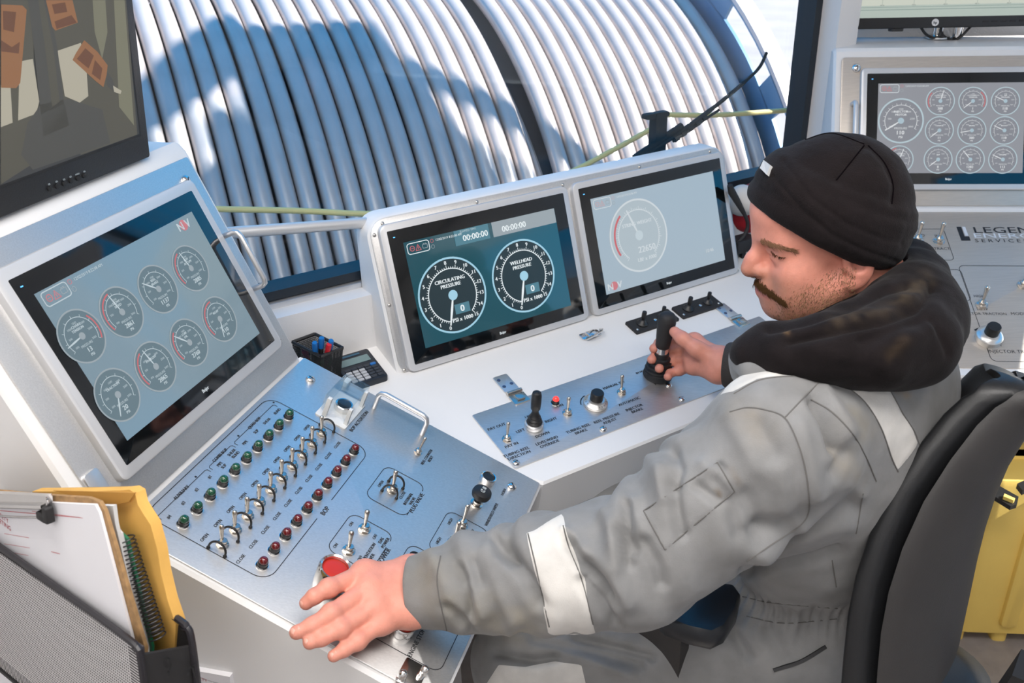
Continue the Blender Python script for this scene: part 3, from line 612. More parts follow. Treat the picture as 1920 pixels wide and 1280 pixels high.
# pressure knob with a numbered dial
mb = MB(); mb.lathe(S.pt(*kc), S.n, [(.0225, 0), (.0235, .002), (.0235, .006), (.0215, .0075), (.0165, .0105), (.0160, .0125)], 32); kn = obj('pressure_knob', mb, mat('dial_silver', (.72, .71, .69), .3, metal=.8), desk)
mb = MB()
prf = [(.0125, .012), (.0125, .028), (.0112, .0298), (0, .030)]
mb.lathe(S.pt(*kc), S.n, prf, 24); obj('knob_cap', mb, BLACK, kn)
D = Draw(S, .0088)
for k in range(20):
    a = 2*math.pi*k/20; D.mb.add([S.pt(kc[0]+math.cos(a+e)*r, kc[1]+math.sin(a+e)*r, h) for e, r, h in ((-.02, .0208, .0083), (.02, .0208, .0083), (.02, .0185, .0097), (-.02, .0185, .0097))], [(0, 1, 2, 3)])
D.build('dial_marks', [INK], kn)
# main joystick, leaning a little, gripped by the right hand
JB = S.pt(.452, -.224); JD = S.n*.97+S.H*.06+S.V*.16; JD = JD/np.linalg.norm(JD)
mb = MB(); mb.lathe(JB, JD, [(.028, -.004), (.030, .004), (.0285, .010), (.0265, .011), (.0280, .017), (.0250, .018), (.0260, .025), (.0225, .026), (.0235, .033), (.0195, .034), (.0200, .041), (.0160, .043), (.0150, .052)], 28); jy = obj('joystick', mb, RUBBER, desk, 30)
mb = MB(); mb.lathe(JB, JD, [(.0128, .050), (.0128, .064), (.0118, .065)], 24); obj('collar', mb, CHROME, jy)
mb = MB(); mb.lathe(JB, JD, [(.0120, .064), (.0140, .066), (.0150, .080), (.0172, .105), (.0182, .120), (.0170, .132), (.0125, .138), (.005, .1405), (0, .141)], 26); obj('grip', mb, BLACKM, jy, 50)
for px in ((1254, 722), (1279, 748)): u, v = S.uv(*px); mb = MB(); mb.lathe(S.pt(u, v), S.n, [(.007, 0), (.007, .001), (.005, .003), (0, .0036)], 16); obj('screw', mb, CHROME, desk, 60)
# hinges on the desk
def hinge(u, v):
    mb = MB(); mb.slab(PD, u-.016, u+.016, v+.004, v+.052, 0, .003, r=.003, e=.0008); h = obj('hinge', mb, ALU, desk)
    mb = MB(); mb.slab(PD, u-.017, u+.017, v-.034, v-.008, 0, .004, r=.002, e=.0008); mb.cyl(PD.pt(u-.016, v-.002, .004), PD.pt(u+.016, v-.002, .004), .0042, n=12); mb.slab(PD, u-.008, u+.008, v-.028, v-.012, .004, .009, e=.002); obj('hinge_leaf', mb, NICKEL, h)
    for a, b in ((-.009, .040), (.009, .022), (-.009, .020)):
        mb = MB(); mb.lathe(PD.pt(u+a, v+b, .003), PD.n, [(.0038, 0), (.0034, .0008), (.002, .0006), (0, .0004)], 12); obj('screw', mb, mat('blue_steel_screw', (.16, .18, .26), .3, metal=.9), h)
hinge(.161, -.142); hinge(.742, -.143)
mb = MB(); u, v = .407, -.058; mb.slab(PD, u-.026, u+.022, v-.010, v+.010, 0, .003, r=.004, e=.001); mb.slab(PD, u-.012, u+.010, v-.012, v+.006, .003, .009, r=.002, e=.002); mb.tube([PD.pt(u-.020, v-.012, .004), PD.pt(u-.014, v-.018, .012), PD.pt(u+.016, v-.014, .016), PD.pt(u+.026, v-.004, .010), PD.pt(u+.026, v+.004, .004)], .0024, 8); obj('catch', mb, CHROME, desk)
# black twin-toggle plates
bl = MB().lathe((0, 0, 0), (0, 0, 1), [(.0022, 0), (.0028, .010), (.0042, .013), (.0046, .024), (.004, .027), (0, .028)], 14).mesh('lever', BLACK, ang=50)
bn = MB().lathe((0, 0, 0), (0, 0, 1), [(.0115, 0), (.0115, .002), (.0085, .004), (.0060, .0085), (.0035, .010)], 18).mesh('toggle_switch', BLACK)
for (p0, p1, q0, q1) in (((1180, 612), (1265, 597), (1207, 609), (1244, 596)), ((1268, 585), (1347, 570), (1294, 582), (1328, 568))):
    c0, c1 = PD.uv(*p0), PD.uv(*p1); um = (c0[0]+c1[0])/2; vm = -.078; hw = .060
    mb = MB(); mb.slab(PD, um-hw, um+hw, vm-.021, vm+.021, 0, .006, r=.003, e=.0015); sp = obj('switch_plate', mb, BLACKM, desk)
    for q, tl, s in ((q0, 2, 1.15), (q1, 4, 1.0)):
        u, v = PD.uv(*q, .006); M0 = PD.M(u, vm, .006) @ Matrix.Scale(s, 4); link('toggle_switch', bn, sp, M0); link('lever', bl, sp, M0 @ Matrix.Rotation(math.radians(-tl), 4, 'X'))
    mb = MB(); mb.lathe(PD.pt(um+.006, vm-.002, .006), PD.n, [(.004, 0), (.004, .001), (.0015, .0016), (0, .0016)], 12); obj('screw', mb, CHROME, sp)
    for sx in (-1, 1): mb = MB(); mb.lathe(PD.pt(um+sx*(hw-.008), vm-.012, .006), PD.n, [(.0028, 0), (.002, .001), (0, .0012)], 10); obj('screw', mb, CHROME, sp)
# red panel with pale stripe below the desk
PU = PW.shift(w=.12)
p = [PU.uv(*q) for q in ((1018, 990), (1157, 932))]
mb = MB(); u0 = p[0][0]-.1; u1 = p[1][0]; vt = max(p[0][1], p[1][1])+.10
mb.slab(PU, u0, u1, vt-.36, vt, 0, .02, r=.006, e=.002); rb = obj('tool_box', mb, mat('red_enamel', (.42, .022, .008), .45)); tag(rb, 'red box with a white diagonal stripe standing under the desk', 'box')
D = Draw(PU, .0205); a, b = PU.uv(1135, 942), PU.uv(1100, 995); e = .028; D.poly([(a[0]-.01, a[1]+.012), (a[0]+e-.01, a[1]+.012), (b[0]+e, b[1]), (b[0], b[1])]); D.build('stripe', [mat('stripe_white', (.72, .70, .66), .6)], rb)
# =================================================================== twin screen housing
tw = thing('twin_screen_housing', PC.pt(.22, -.15, -.05), 'white housing with two framed touchscreens standing on the desk', 'monitor')
Nb = np.array([-.5321, .8467, 0])
def hring(k, w, back=False):
    u0, u1, v0, v1 = -.234+k, .676-k, -.150+k*.2, .160-k; r = .040-k*.6; o = []
    for cx, cy, q in ((u1-r, v0+.004, -90), (u1-r, v1-r, 0), (u0+r, v1-r, 90), (u0+r, v0+.004, 180)):
        rr_ = .004 if cy < 0 else r
        ccx = (u1-rr_ if cx > .2 else u0+rr_)
        ccx = ccx if cy < 0 else cx
        for j in range(7): t = math.radians(q+15*j); o.append((ccx+rr_*math.cos(t), cy+rr_*math.sin(t)))
    return [PC.pt(u, v, w) for u, v in o]
def sheared(R_, depth):
    out = []
    for p_ in R_:
        q_ = p_+Nb*depth; out.append(q_)
    return out
front = hring(0, -.004)
def toback(R_, gap):
    return [p_+Nb*max(.02, float((PW.P-p_) @ Nb)-gap) for p_ in R_]
hb = MB(); hb.loft([toback(hring(.008, -.004), .012), toback(front, .018), front, hring(.004, 0)]); obj('housing', hb, WHITE, tw, 40)
mb = MB(); mb.slab(PC, -.229, .671, -.148, .155, .0005, .0025, r=.034, e=.0006, seg=8); obj('face_plate', mb, STEEL, tw)
F = PC.shift(w=.0025)
for px in ((716, 419), (893, 379), (1054, 347), (1198, 313), (1330, 284), (1345, 295), (1383, 508), (1098, 590), (757, 694), (729, 572), (701, 441), (1363, 400)):
    u, v = PC.uv(*px); u = min(max(u, -.223), .665); mb = MB(); mb.lathe(F.pt(u, v), PC.n, [(.0038, 0), (.0038, .0006), (.0026, .0018), (0, .0023)], 12); obj('screw', mb, NICKEL, tw, 60)
t1_, Q1 = touchscreen(F, tw, (-.201, .202, -.128, .130), (-.173, .173, -.1025, .1035), SC_DARK, border=.014, corner=.016)
t2_, Q2 = touchscreen(F, tw, (.241, .645, -.128, .131), (.267, .618, -.1025, .105), SC_MIST, border=.014, corner=.016)
NUM = [str(i) for i in range(16)]
status_icons(Q1, -.168, .099, t1_, E_WHITE, E_RED)
D = Draw(Q1, .0006); D.poly([(-.066, .074), (.012, .074), (.012, .1035), (-.066, .1035)], 0); D.text('ELAPSED TIME', -.052, .0995, .004, 1, align='l'); D.text('00:00:00', -.020, .086, .0115, 1, bold=.0004, w=.0009)
D.poly([(.020, .074), (.172, .074), (.172, .1035), (.020, .1035)], 2); D.text('00:00:00', .070, .086, .0115, 1, bold=.0004, w=.0009); D.build('timer_readout', [E_PANEL, E_WHITE, E_DIM], t1_)
for px, ttl in (((848.9, 553), 'CIRCULATING\nPRESSURE'), ((982, 517), 'WELLHEAD\nPRESSURE')):
    gauge(Q1, px, .0745, E_FACE, E_ICE, E_WHITE, -163, ttl, '0', 'PSI x 1000', NUM, parent=t1_, ringw=.05, hub=E_ICE, a0=-163, a1=138, w=.0004)
status_icons(Q2, .272, .101, t2_, E_PALE2, E_PINK)
gauge(Q2, (1198, 441), .080, E_MISTFACE, E_PALE2, E_PALE2, -22, 'STRING WEIGHT', '22650', 'LBF x 1000', None, (-120, -40), parent=t2_, ringw=.05, hub=E_PALE, panel=E_MISTFACE, redm=None, a0=-140, a1=140, w=.0004)
D = Draw(Q2, .0006); D.text('N  V', .293, -.088, .014, 0, bold=.0006); D.disc((.291, -.088), .0095, 1, 20); D.text('10:46', .575, -.070, .008, 0); D.build('maker_logo', [E_PALE2, NOVr], t2_)
# =================================================================== right cabinet and panel
rc = thing('instrument_cabinet', PR.pt(.15, 0, -.2)*np.array([1, 1, 0]), 'white cabinet with steel face and eleven-gauge screen behind the man', 'control cabinet')
NR = np.array([-PR.n[0], -PR.n[1], 0]); NR /= np.linalg.norm(NR)
def rring(u):
    a = PR.pt(u, -.19, 0); b = PR.pt(u, .186, 0); c = PR.pt(u, .196, -.006); d = c+NR*.13+np.array([0, 0, .006]); return [a, b, c, d, np.array([d[0], d[1], .02]), np.array([a[0]+NR[0]*.1, a[1]+NR[1]*.1, .02]), a+NR*.1-np.array([0, 0, .1])]
mb = MB(); mb.loft([inr(rring(-.272), .008), rring(-.266), rring(.46), inr(rring(.47), .008)]); obj('body', mb, WHITE, rc, 30)
mb = MB(); mb.slab(PR, -.254, .45, -.184, .172, .0005, .003, r=.010, e=.0008); obj('face_plate', mb, STEELV, rc)
mb = MB(); mb.slab(PR, -.262, .455, -.203, -.188, -.002, .010, r=.004, e=.003); obj('ledge', mb, WHITE, rc)
R3 = PR.shift(w=.003); dome_screw(R3, -.219, .146, .011, rc)
handle_bar(R3, (-.226, .060), (-.226, -.060), .030, .006, rc, BEZ)
t3_, Q3 = touchscreen(R3, rc, (-.196, .196, -.133, .130), (-.170, .169, -.107, .106), SC_GREY2, border=.014, corner=.010)
status_icons(Q3, -.166, .103, t3_, E_PALE2, em('screen_red_soft', (.48, .17, .18)), .95)
kw = dict(face=E_SLATEF, ring=em('screen_ice_soft', (.42, .53, .58)), ink=em('screen_white_soft', (.66, .68, .70)), fine=False, parent=t3_, w=.0004, ringw=.07, hub=em('screen_ice_hub', (.36, .48, .55)))
gauge(Q3, (1689, 226.5), .0535, needle_deg=-122, title='INJECTOR\nMOTOR', value='110', unit='PSI', major=17, **kw)
for px, nd, rd, ttl, val in (((1763, 189.5), 16, (-120, -45), 'FRONT\nTRACTION', '388'), ((1824, 189.5), -128, (40, 120), 'CHAIN\nTENSION', '1'), ((1885, 189.5), -65, None, 'AIR\nPRESSURE', '118'), ((1761, 244.5), -128, None, 'CHARGE', '11'), ((1822, 244.5), -100, None, 'BRAKE', '380'), ((1883, 244.5), -65, None, 'BOOST', '118'),
                             ((1685.8, 299), 22, (-120, -15), 'REAR\nTRACTION', '297'), ((1758.7, 299), -128, None, 'SLIP', '0'), ((1819, 299), -38, None, 'PILOT', '1282'), ((1880, 299), -65, None, 'ENGINE', '113')):
    gauge(Q3, px, .0335, needle_deg=nd, red=rd, title=ttl, value=val, unit='PSI', major=13, **kw)
rp_ = thing('right_console', PS.pt(.1, -.2, 0)*np.array([1, 1, 0]), 'white console with a lettered steel panel behind his back at the right', 'control console')
def sring(u):
    a = PS.pt(u, -.51, -.004); return [PS.pt(u, -.506, 0), PS.pt(u, .0, 0), PS.pt(u, .0, -.1), np.array([*PS.pt(u, 0, 0)[:2], .02]), np.array([*(PS.pt(u, -.30, 0)[:2]), .02]), PS.pt(u, -.30, -.115), PS.pt(u, -.512, -.105), a]
mb = MB(); mb.loft([inr(sring(-.30), .005), sring(-.295), sring(.45), inr(sring(.455), .005)]); obj('body', mb, WHITE, rp_, 30)
mb = MB(); mb.slab(PS, -.285, .44, -.488, -.012, 0, .0022, r=.004, e=.0006); sp = obj('control_plate', mb, STEELV, rp_)
U = PS.shift(w=.0022); D = Draw(U, .0003); lw = .0013
for q_ in ((-.26, -.056, -.175, -.072, .010, lw), (-.26, -.050, -.30, -.205, .010, lw), (-.052, .30, -.470, -.192, .012, lw)): D.rrect(*q_); D.flush('outline', [INK], sp)
LOGOS = mat('logo_silver', (.78, .78, .79), .4, metal=.2)
a = U.uv(1793, 425); b = U.uv(1820, 451)
D.poly([(a[0], a[1]), (a[0]+.011, a[1]), (a[0]+.011, b[1]+.014), (b[0], b[1]+.014), (b[0], b[1]), (a[0], b[1])], 0); D.poly([(a[0]+.013, b[1]+.016), (b[0]-.001, b[1]+.016), (b[0]-.001, a[1]), (a[0]+.013, a[1])], 2)
D.flush('logo', [INK, INK, LOGOS], sp)
u, v = U.uv(1826, 431); D.text('LEGEND', u, v, .020, 0, align='l', stretch=1.55, bold=.0002); D.flush('lettering', [INK], sp); u, v = U.uv(1826, 441.5); D.text('ENERGY', u, v, .015, 0, align='l', stretch=2.0); D.flush('lettering', [LOGOS], sp); u, v = U.uv(1828, 451); D.text('S E R V I C E S', u, v, .010, 0, align='l', stretch=1.35); D.flush('lettering', [INK], sp)
for px, s, h in (((1716, 441), 'EXTEND', .008), ((1757, 442), 'IN', .008), ((1761, 466), 'RETRACT', .008), ((1836, 555), 'HIGH', .007), ((1842, 579), 'LOW', .007), ((1843, 588), 'INJECTOR TRACTION', .007), ((1862, 643), 'PRESSURE\nADJUST', .007), ((1910, 588), 'MODE', .008), ((1908, 659), 'INJECTOR TRACTION', .0085)):
    u, v = U.uv(*px); D.words(s, u, v, h, sp)
a = U.uv(1838, 657); D.line([(-.05, a[1]), (a[0]+.015, a[1])], .0012); D.flush('outline', [INK], sp); kc = U.uv(1852, 636); D.ring(kc, .030, .034, 40, 130, n=60)
D.build('dial_arc', [INK], sp)
for px in ((1720, 450), (1760, 452), (1840, 572), (1918, 535)): u, v = U.uv(*px); toggle(U, u, v, rp_, 12, 90, 1.7)
mb = MB(); mb.lathe(U.pt(*kc), U.n, [(.026, 0), (.027, .004), (.027, .014), (.024, .018), (.016, .022)], 32); kn = obj('pressure_knob', mb, MATS['dial_silver'], rp_)
mb = MB(); mb.lathe(U.pt(*kc), U.n, [(.0145, .022), (.0145, .040), (.013, .043), (0, .0435)], 24); obj('knob_cap', mb, BLACK, kn)
# =================================================================== upper left video monitor
PM = Plane(PL.at(200, 345), 72.9038, 96.0)
mo = thing('video_monitor', PM.pt(-.1, .013, -.02), 'large black monitor showing a muddy wellhead camera picture, on the left cabinet', 'monitor')
m_l, m_r, m_b, m_t = -.50, .102, .013, .40
CASE = mat('monitor_case', (.014, .0135, .014), .38, bump=.1, bscale=500)
mb = MB(); mb.slab(PM, m_l, m_r, m_b, m_t, -.045, 0, r=.004, e=.002)
obj('case', mb, CASE, mo)
mb = MB(); mb.slab(PM, m_l+.016, .0855, .049, m_t-.018, 0, .0006); obj('inner_border', mb, BLACK, mo)
FEED_D = screen('feed_dark', (.022, .021, .018), 1.0, .30); FM = [FEED_D, em('feed_olive', (.075, .070, .052)), em('feed_cream', (.40, .37, .29)), em('feed_rust', (.26, .115, .045)), em('feed_rust_dark', (.13, .050, .022)), em('feed_hose', (.060, .059, .053)), em('feed_green', (.17, .165, .11)), em('feed_haze', (.16, .145, .115))]
mb = MB(); mb.slab(PM, m_l+.020, .0815, .053, m_t-.022, 0, .0010); dsp = obj('display', mb, FEED_D, mo)
D = Draw(PM, .0012); q = lambda *p_: [PM.uv(x, y) for x, y in p_]
for pts, m, w in ((((0, 0), (60, 0), (62, 120), (75, 220), (60, 300), (0, 340)), 1, .0012), (((88, 0), (235, 0), (256, 252), (150, 290), (120, 200)), 1, .0012),
                  (((212, 0), (232, 0), (250, 235), (222, 200)), 6, .0013), (((172, 0), (196, 0), (200, 60), (190, 110), (176, 60)), 6, .0013),
                  (((35, 115), (60, 110), (72, 190), (60, 235), (32, 235)), 2, .0013), (((106, 95), (150, 80), (160, 120), (164, 180), (148, 192), (120, 180)), 2, .0013), (((0, 160), (18, 162), (22, 230), (0, 262)), 2, .0013),
                  (((50, 0), (88, 0), (106, 90), (118, 190), (128, 235), (80, 255), (72, 190), (62, 90)), 5, .0014), (((70, 0), (80, 0), (98, 90), (110, 190), (96, 200), (84, 100)), 1, .0015),
                  (((75, 195), (125, 185), (190, 205), (205, 268), (60, 318), (38, 290), (50, 230)), 5, .0014), (((0, 238), (60, 215), (70, 300), (0, 345)), 1, .00135),
                  (((0, 8), (40, 10), (48, 18), (36, 155), (28, 165), (0, 164)), 3, .0016), (((0, 75), (20, 88), (35, 78), (33, 100), (0, 96)), 4, .0017), (((3, 20), (28, 22), (24, 60), (4, 55)), 4, .0017),
                  (((84, 0), (134, 0), (144, 42), (102, 57), (96, 50)), 3, .0016), (((100, 40), (132, 28), (142, 42), (104, 54)), 4, .0017), (((95, 8), (120, 4), (124, 22), (100, 26)), 4, .0017),
                  (((156, 75), (181, 97), (200, 122), (198, 140), (192, 163), (178, 152), (134, 112), (140, 100)), 3, .0016), (((158, 90), (174, 104), (164, 128), (142, 110)), 4, .0017), (((176, 112), (190, 128), (186, 150), (170, 138)), 4, .0017),
                  (((190, 120), (210, 150), (216, 175), (200, 162)), 5, .0015), (((210, 160), (226, 170), (224, 176), (212, 172)), 2, .0017)):
    D.poly(q(*pts), m, w)
D.build('camera_picture', FM, dsp)
mb = MB()
for px in ((93, 354), (107, 349), (120, 344), (133, 339), (146, 334), (158, 329)):
    u, v = PM.uv(*px); mb = MB(); mb.lathe(PM.pt(u, v), PM.n, [(.0036, 0), (.0034, .0012), (0, .0014)], 12); obj('button', mb, BLACK, mo)
D = Draw(PM, .0004)
for px in ((92, 345), (106, 340), (120, 336), (132, 331), (145, 326), (158, 321)): u, v = PM.uv(*px); D.text('MENU' if px[0] % 2 else 'SEL', u, v, .0022, 0)
D.build('button_lettering', [E_PALE], mo)
mb = MB()
for u in (.07, -.40): mb = MB(); mb.slab(PM, u-.02, u+.012, m_b-.012, m_b, -.05, -.012, e=.002); obj('foot', mb, BLACK, mo)
# =================================================================== right top monitor on its stand
def on_z(px, py, z): d = ray(px, py); return CAM+d*((z-CAM[2])/d[2])
ztop = float(PR.pt(0, .196, -.006)[2]+.006)
SB = on_z(1757, 71, ztop)
PH = Plane(SB+np.array([0.02, -.055, 0]), -3.0, 84)
u0, vb = PH.uv(1562, 56); 
hm = thing('desktop_monitor', SB, 'black desktop monitor with a pale chart on a chrome stand at top right', 'monitor')
mb = MB(); mb.slab(PH, u0, u0+.54, vb, vb+.33, -.035, 0, r=.006, e=.003); obj('case', mb, BLACK, hm)
_, sb_ = PH.uv(1573, 35); su, _ = PH.uv(1573, 35)
mb = MB(); mb.slab(PH, su, u0+.54-(su-u0), sb_, vb+.315, 0, .0008); ds = obj('display', mb, screen('screen_sage', (.40, .47, .42), 1.0, .25), hm)
D = Draw(PH, .001); bu = su
D.poly([(bu+.012, sb_+.028), (bu+.50, sb_+.028), (bu+.50, sb_+.30), (bu+.012, sb_+.30)], 0); D.line([(bu+.012, sb_+.024), (bu+.5, sb_+.024)], .0015, 1); D.line([(bu+.012, sb_+.018), (bu+.5, sb_+.018)], .002, 1); D.line([(bu+.012, sb_+.018), (bu+.012, sb_+.2)], .001, 1)
for k in range(6): D.line([(bu+.10+.075*k, sb_+.030), (bu+.10+.075*k, sb_+.3)], .0008, 1, w=.0012); D.text('%02d:%02d' % (8, k*5), bu+.10+.075*k, sb_+.0285, .003, 2, w=.0012)
D.poly([(bu+.006, sb_+.005), (bu+.014, sb_+.005), (bu+.014, sb_+.013), (bu+.006, sb_+.013)], 3); D.text('8:22 AM', bu+.028, sb_+.008, .003, 2)
D.build('chart', [em('chart_cream', (.55, .58, .50)), em('chart_line', (.26, .33, .30)), em('chart_ink', (.12, .15, .14)), em('chart_red', (.55, .09, .05))], ds)
u, v = PH.uv(1753.5, 42); D = Draw(PH, .0008); D.disc((u, v), .0085, 0, 24); D.w = .0011; D.text('hp', u, v, .0062, 1, bold=.0003); D.build('maker_badge', [em('badge_silver', (0, 0, 0), 0) if False else mat('badge_silver', (.75, .75, .76), .3, metal=.6), INK], hm)
u, v = PH.uv(1588, 47); D = Draw(PH, .0008); D.text('ProDisplay P202', u, v, .0032, 0); D.build('model_lettering', [mat('grey_print', (.3, .3, .3), .6)], hm)
mb = MB()
for k in range(5): u, v = PH.uv(1848+k*17, 40.5-k*.3); mb = MB(); mb.slab(PH, u-.0065, u+.0065, v-.002, v+.002, -.001, .0008, r=.0015); obj('button', mb, BLACKM, hm)
mb = MB(); z3 = np.array([0, 0, 1.]); mb.lathe(SB+z3*.0, z3, [(.030, 0), (.030, .004), (.026, .007), (.014, .008), (.014, .05)], 24); mb.lathe(SB+np.array([.045, -.01, 0]), z3, [(.012, 0), (.012, .06)], 16); mb.cyl(SB+np.array([-.005, 0, .055]), SB+np.array([.03, 0, .12]), .016, n=16); mb.cyl(SB+np.array([.0, -.0, .05]), SB+np.array([0.02, .0, .35]), .014, n=14); obj('stand', mb, CHROME, hm)
for pts, mm in (([(1727, 52), (1736, 64), (1750, 71), (1762, 66), (1765, 52)], 0), ([(1763, 56), (1770, 68), (1786, 75), (1800, 70), (1815, 55), (1825, 45)], 0)):
    P3_ = [PH.at(x, y, -.03) for x, y in pts]; mb = MB(); c = arc(P3_, 6); mb.tube(c, .0032, 8, m=0); h = len(c)//2
    tag(obj('cable', mb, BLACK), 'black cable looping under the top right monitor, %s' % ('left of its stand' if pts[0][0] < 1740 else 'right of its stand'), 'cable')
mb = MB(); u, v = PH.uv(1684, 56); mb.slab(PH, u-.014, u+.014, v-.004, v+.006, -.03, -.004, r=.003); obj('clip', mb, BLACK, hm)
# =================================================================== file holder and papers, lower left
P2_ = _at(262, 1212, .90)
PF = Plane(P2_, -36, 82)
FG = -PF.n  # away from the viewer
u1, v1 = PF.uv(0, 1018); uR = 0.0
fh = thing('file_holder', PF.pt(-.15, -.2, -.04), 'black wire mesh file holder with papers in it at the lower left', 'file holder')
WIRE = mat('black_wire', (.02, .018, .022), .4)
u2, v2 = PF.uv(262, 1212)
mb = MB(); loop = [PF.pt(-.42, 0.006), PF.pt(-.2, .003), PF.pt(-.025, 0.0), PF.pt(-.008, -.006), PF.pt(0, -.022), PF.pt(.004, -.2)]
mb.tube(arc(loop, 6), .0038, 8); obj('rim', mb, WIRE, fh)
gm_ = MB(); n = 0
sx, sv = .0036, .0036
nx, nv = 108, 46
for i in range(nx):
    u = -.408+i*sx; gm_.add([PF.pt(u-.0007, -.005, .0), PF.pt(u+.0007, -.005, .0), PF.pt(u+.0007, -.19, .0), PF.pt(u-.0007, -.19, .0)], [(0, 1, 2, 3)])
for j in range(nv):
    v = -.008-j*sv; gm_.add([PF.pt(-.41, v-.0007, .0004), PF.pt(-.003, v-.0007, .0004), PF.pt(-.003, v+.0007, .0004), PF.pt(-.41, v+.0007, .0004)], [(0, 1, 2, 3)])
me_ = obj('wire_mesh', gm_, mat('wire_mesh_silver', (.72, .70, .70), .5, metal=.1), fh); me_['kind'] = 'stuff'
mb = MB(); mb.slab(PF, -.41, -.002, -.19, -.004, -.006, -.004); obj('backing_sheet', mb, mat('dark_backing', (.05, .045, .05), .7), fh)
DP = .055
side = [PF.pt(0, -.012, -.004), PF.pt(.006, -.030, -DP), PF.pt(.012, -.2, -DP), PF.pt(.003, -.2, -.004)]
mb = MB(); off = PF.H*.004; mb.loft([[p-off for p in side], side]); obj('side_plate', mb, BLACKM, fh)
mb = MB(); rim2 = [PF.pt(-.30, .002, -DP), PF.pt(-.03, -.006, -DP), PF.pt(-.006, -.012, -DP), PF.pt(.006, -.030, -DP), PF.pt(.016, -.2, -DP)]; mb.tube(arc(rim2, 6), .0040, 8); obj('rim', mb, WIRE, fh)
mb = MB(); mb.slab(PF, -.41, .0, -.2, -.196, -DP, 0); mb.slab(PF, -.41, .005, -.2, -.015, -DP-.003, -DP); obj('back_plate', mb, BLACKM, fh)
D = Draw(Plane(PF.pt(.0075, -.03, -.03), -36+90, 82), .0012); D.line([(-.008, .008), (-.004, .005), (-.004, -.004), (-.009, -.009), (-.009, -.013)], .002); D.line([(.020, -.022), (.012, -.022)], .002); D.line([(.016, -.022), (.016, -.038)], .002); D.disc((.010, -.027), .0018); D.build('slots', [BLACK], fh)
def sheet(nm, w, th, pts, m, label, cat, w2=None, bow=0):
    mb = MB(); P = [PF.uv(x, y, w) for x, y in pts]; mb.prism(PF, P, w-th, w, 0); return mb
PAPER = mat('white_paper', (.80, .79, .82), .8); BOARD = mat('hardboard', (.36, .21, .09), .7, var=.25, vscale=120); MANILA = mat('manila_paper', (.75, .42, .10), .7, var=.08, vscale=25, bump=.3, bscale=30); GREENC = mat('green_cover', (.02, .17, .085), .45)
cb = thing('clipboard', PF.pt(-.2, 0, -.012), 'brown clipboard with white forms under a silver clip in the file holder', 'clipboard')
obj('board', sheet('', -.014, .004, [(-60, 914), (60, 926), (165, 933), (186, 941), (196, 958), (272, 1216), (262, 1300), (-90, 1300)], 0, '', ''), BOARD, cb)
obj('paper', sheet('', -.0105, .003, [(-60, 938), (60, 940), (178, 946), (186, 962), (250, 1206), (235, 1300), (-90, 1300)], 0, '', ''), PAPER, cb)
Pp = PF.shift(w=-.0100); D = Draw(Pp, .0)
uvp = lambda x, y: Pp.uv(x, y)
D.line([uvp(0, 957), uvp(150, 970)], .0008, 1); D.line([uvp(60, 958), uvp(155, 971)], .0005, 1)
for y in (1000, 1019, 1033): D.line([uvp(8, y), uvp(40+y % 17, y+8)], .0005, 1)
D.line([uvp(96, 1034), uvp(112, 1038)], .0008, 1); D.text('SAFETY\nMEETING', *uvp(4, 974), .006, 1, ang=-3); D.build('form_print', [INK, mat('form_red', (.55, .12, .14), .8)], cb)
mb = MB(); mb.prism(Pp, [uvp(-40, 918), uvp(98, 925), uvp(99, 938), uvp(97, 946), uvp(-40, 937)], 0, .007); mb.tube([Pp.pt(*uvp(-30, 941), .008), Pp.pt(*uvp(96, 944), .008)], .0035, 10); clp = obj('clip', mb, CHROME, cb, 50)
mb = MB(); mb.tube(arc([Pp.pt(*uvp(99, 930), .006), Pp.pt(*uvp(103, 938), .008), Pp.pt(*uvp(98, 958), .009)], 5), .0012, 8); mb.tube([Pp.pt(*uvp(-10, 962), .006), Pp.pt(*uvp(42, 964), .007), Pp.pt(*uvp(92, 964), .008)], .0012, 8); obj('wire', mb, CHROME, clp)
mb = MB(); u, v = uvp(97, 962); mb.slab(Pp, u-.011, u+.006, v-.006, v+.004, .004, .012, r=.003, e=.002); u, v = uvp(104, 958); mb.slab(Pp, u-.004, u+.005, v-.010, v+.010, .004, .013, r=.003, e=.002); obj('rubber_tip', mb, BLACKM, clp)
mb = sheet('', -.024, .004, [(60, 945), (212, 948), (216, 982), (274, 1222), (268, 1300), (40, 1300)], 0, '', ''); tag(obj('paper_stack', mb, mat('white_card', (.74, .73, .72), .7)), 'thin stack of white card behind the clipboard in the file holder', 'paper')
nb = thing('spiral_notebook', PF.pt(-.1, 0, -.036), 'green notebook with a black wire spiral between the clipboard and envelope', 'notebook')
obj('cover', sheet('', -.034, .003, [(90, 990), (218, 992), (238, 1010), (285, 1212), (280, 1300), (60, 1300)], 0, '', ''), GREENC, nb)
obj('pages', sheet('', -.031, .003, [(90, 985), (214, 986), (226, 1000), (276, 1216), (272, 1300), (60, 1300)], 0, '', ''), PAPER, nb)
a = PF.pt(*PF.uv(235, 1005, -.034), -.034); b = PF.pt(*PF.uv(296, 1194, -.034), -.034); ax_ = (b-a); L_ = np.linalg.norm(ax_); ax_ /= L_; e1 = PF.n; e2 = np.cross(ax_, e1)
tp = [a+ax_*L_*t+(e1*math.cos(2*math.pi*25*t)+e2*math.sin(2*math.pi*25*t))*.0085 for t in np.linspace(0, 1, 25*16)]
mb = MB(); mb.tube(tp, .0008, 5); obj('spiral', mb, WIRE, nb, 60)
ev = thing('envelope', PF.pt(-.1, 0, -.055), 'crumpled orange manila envelope at the back of the file holder', 'envelope')
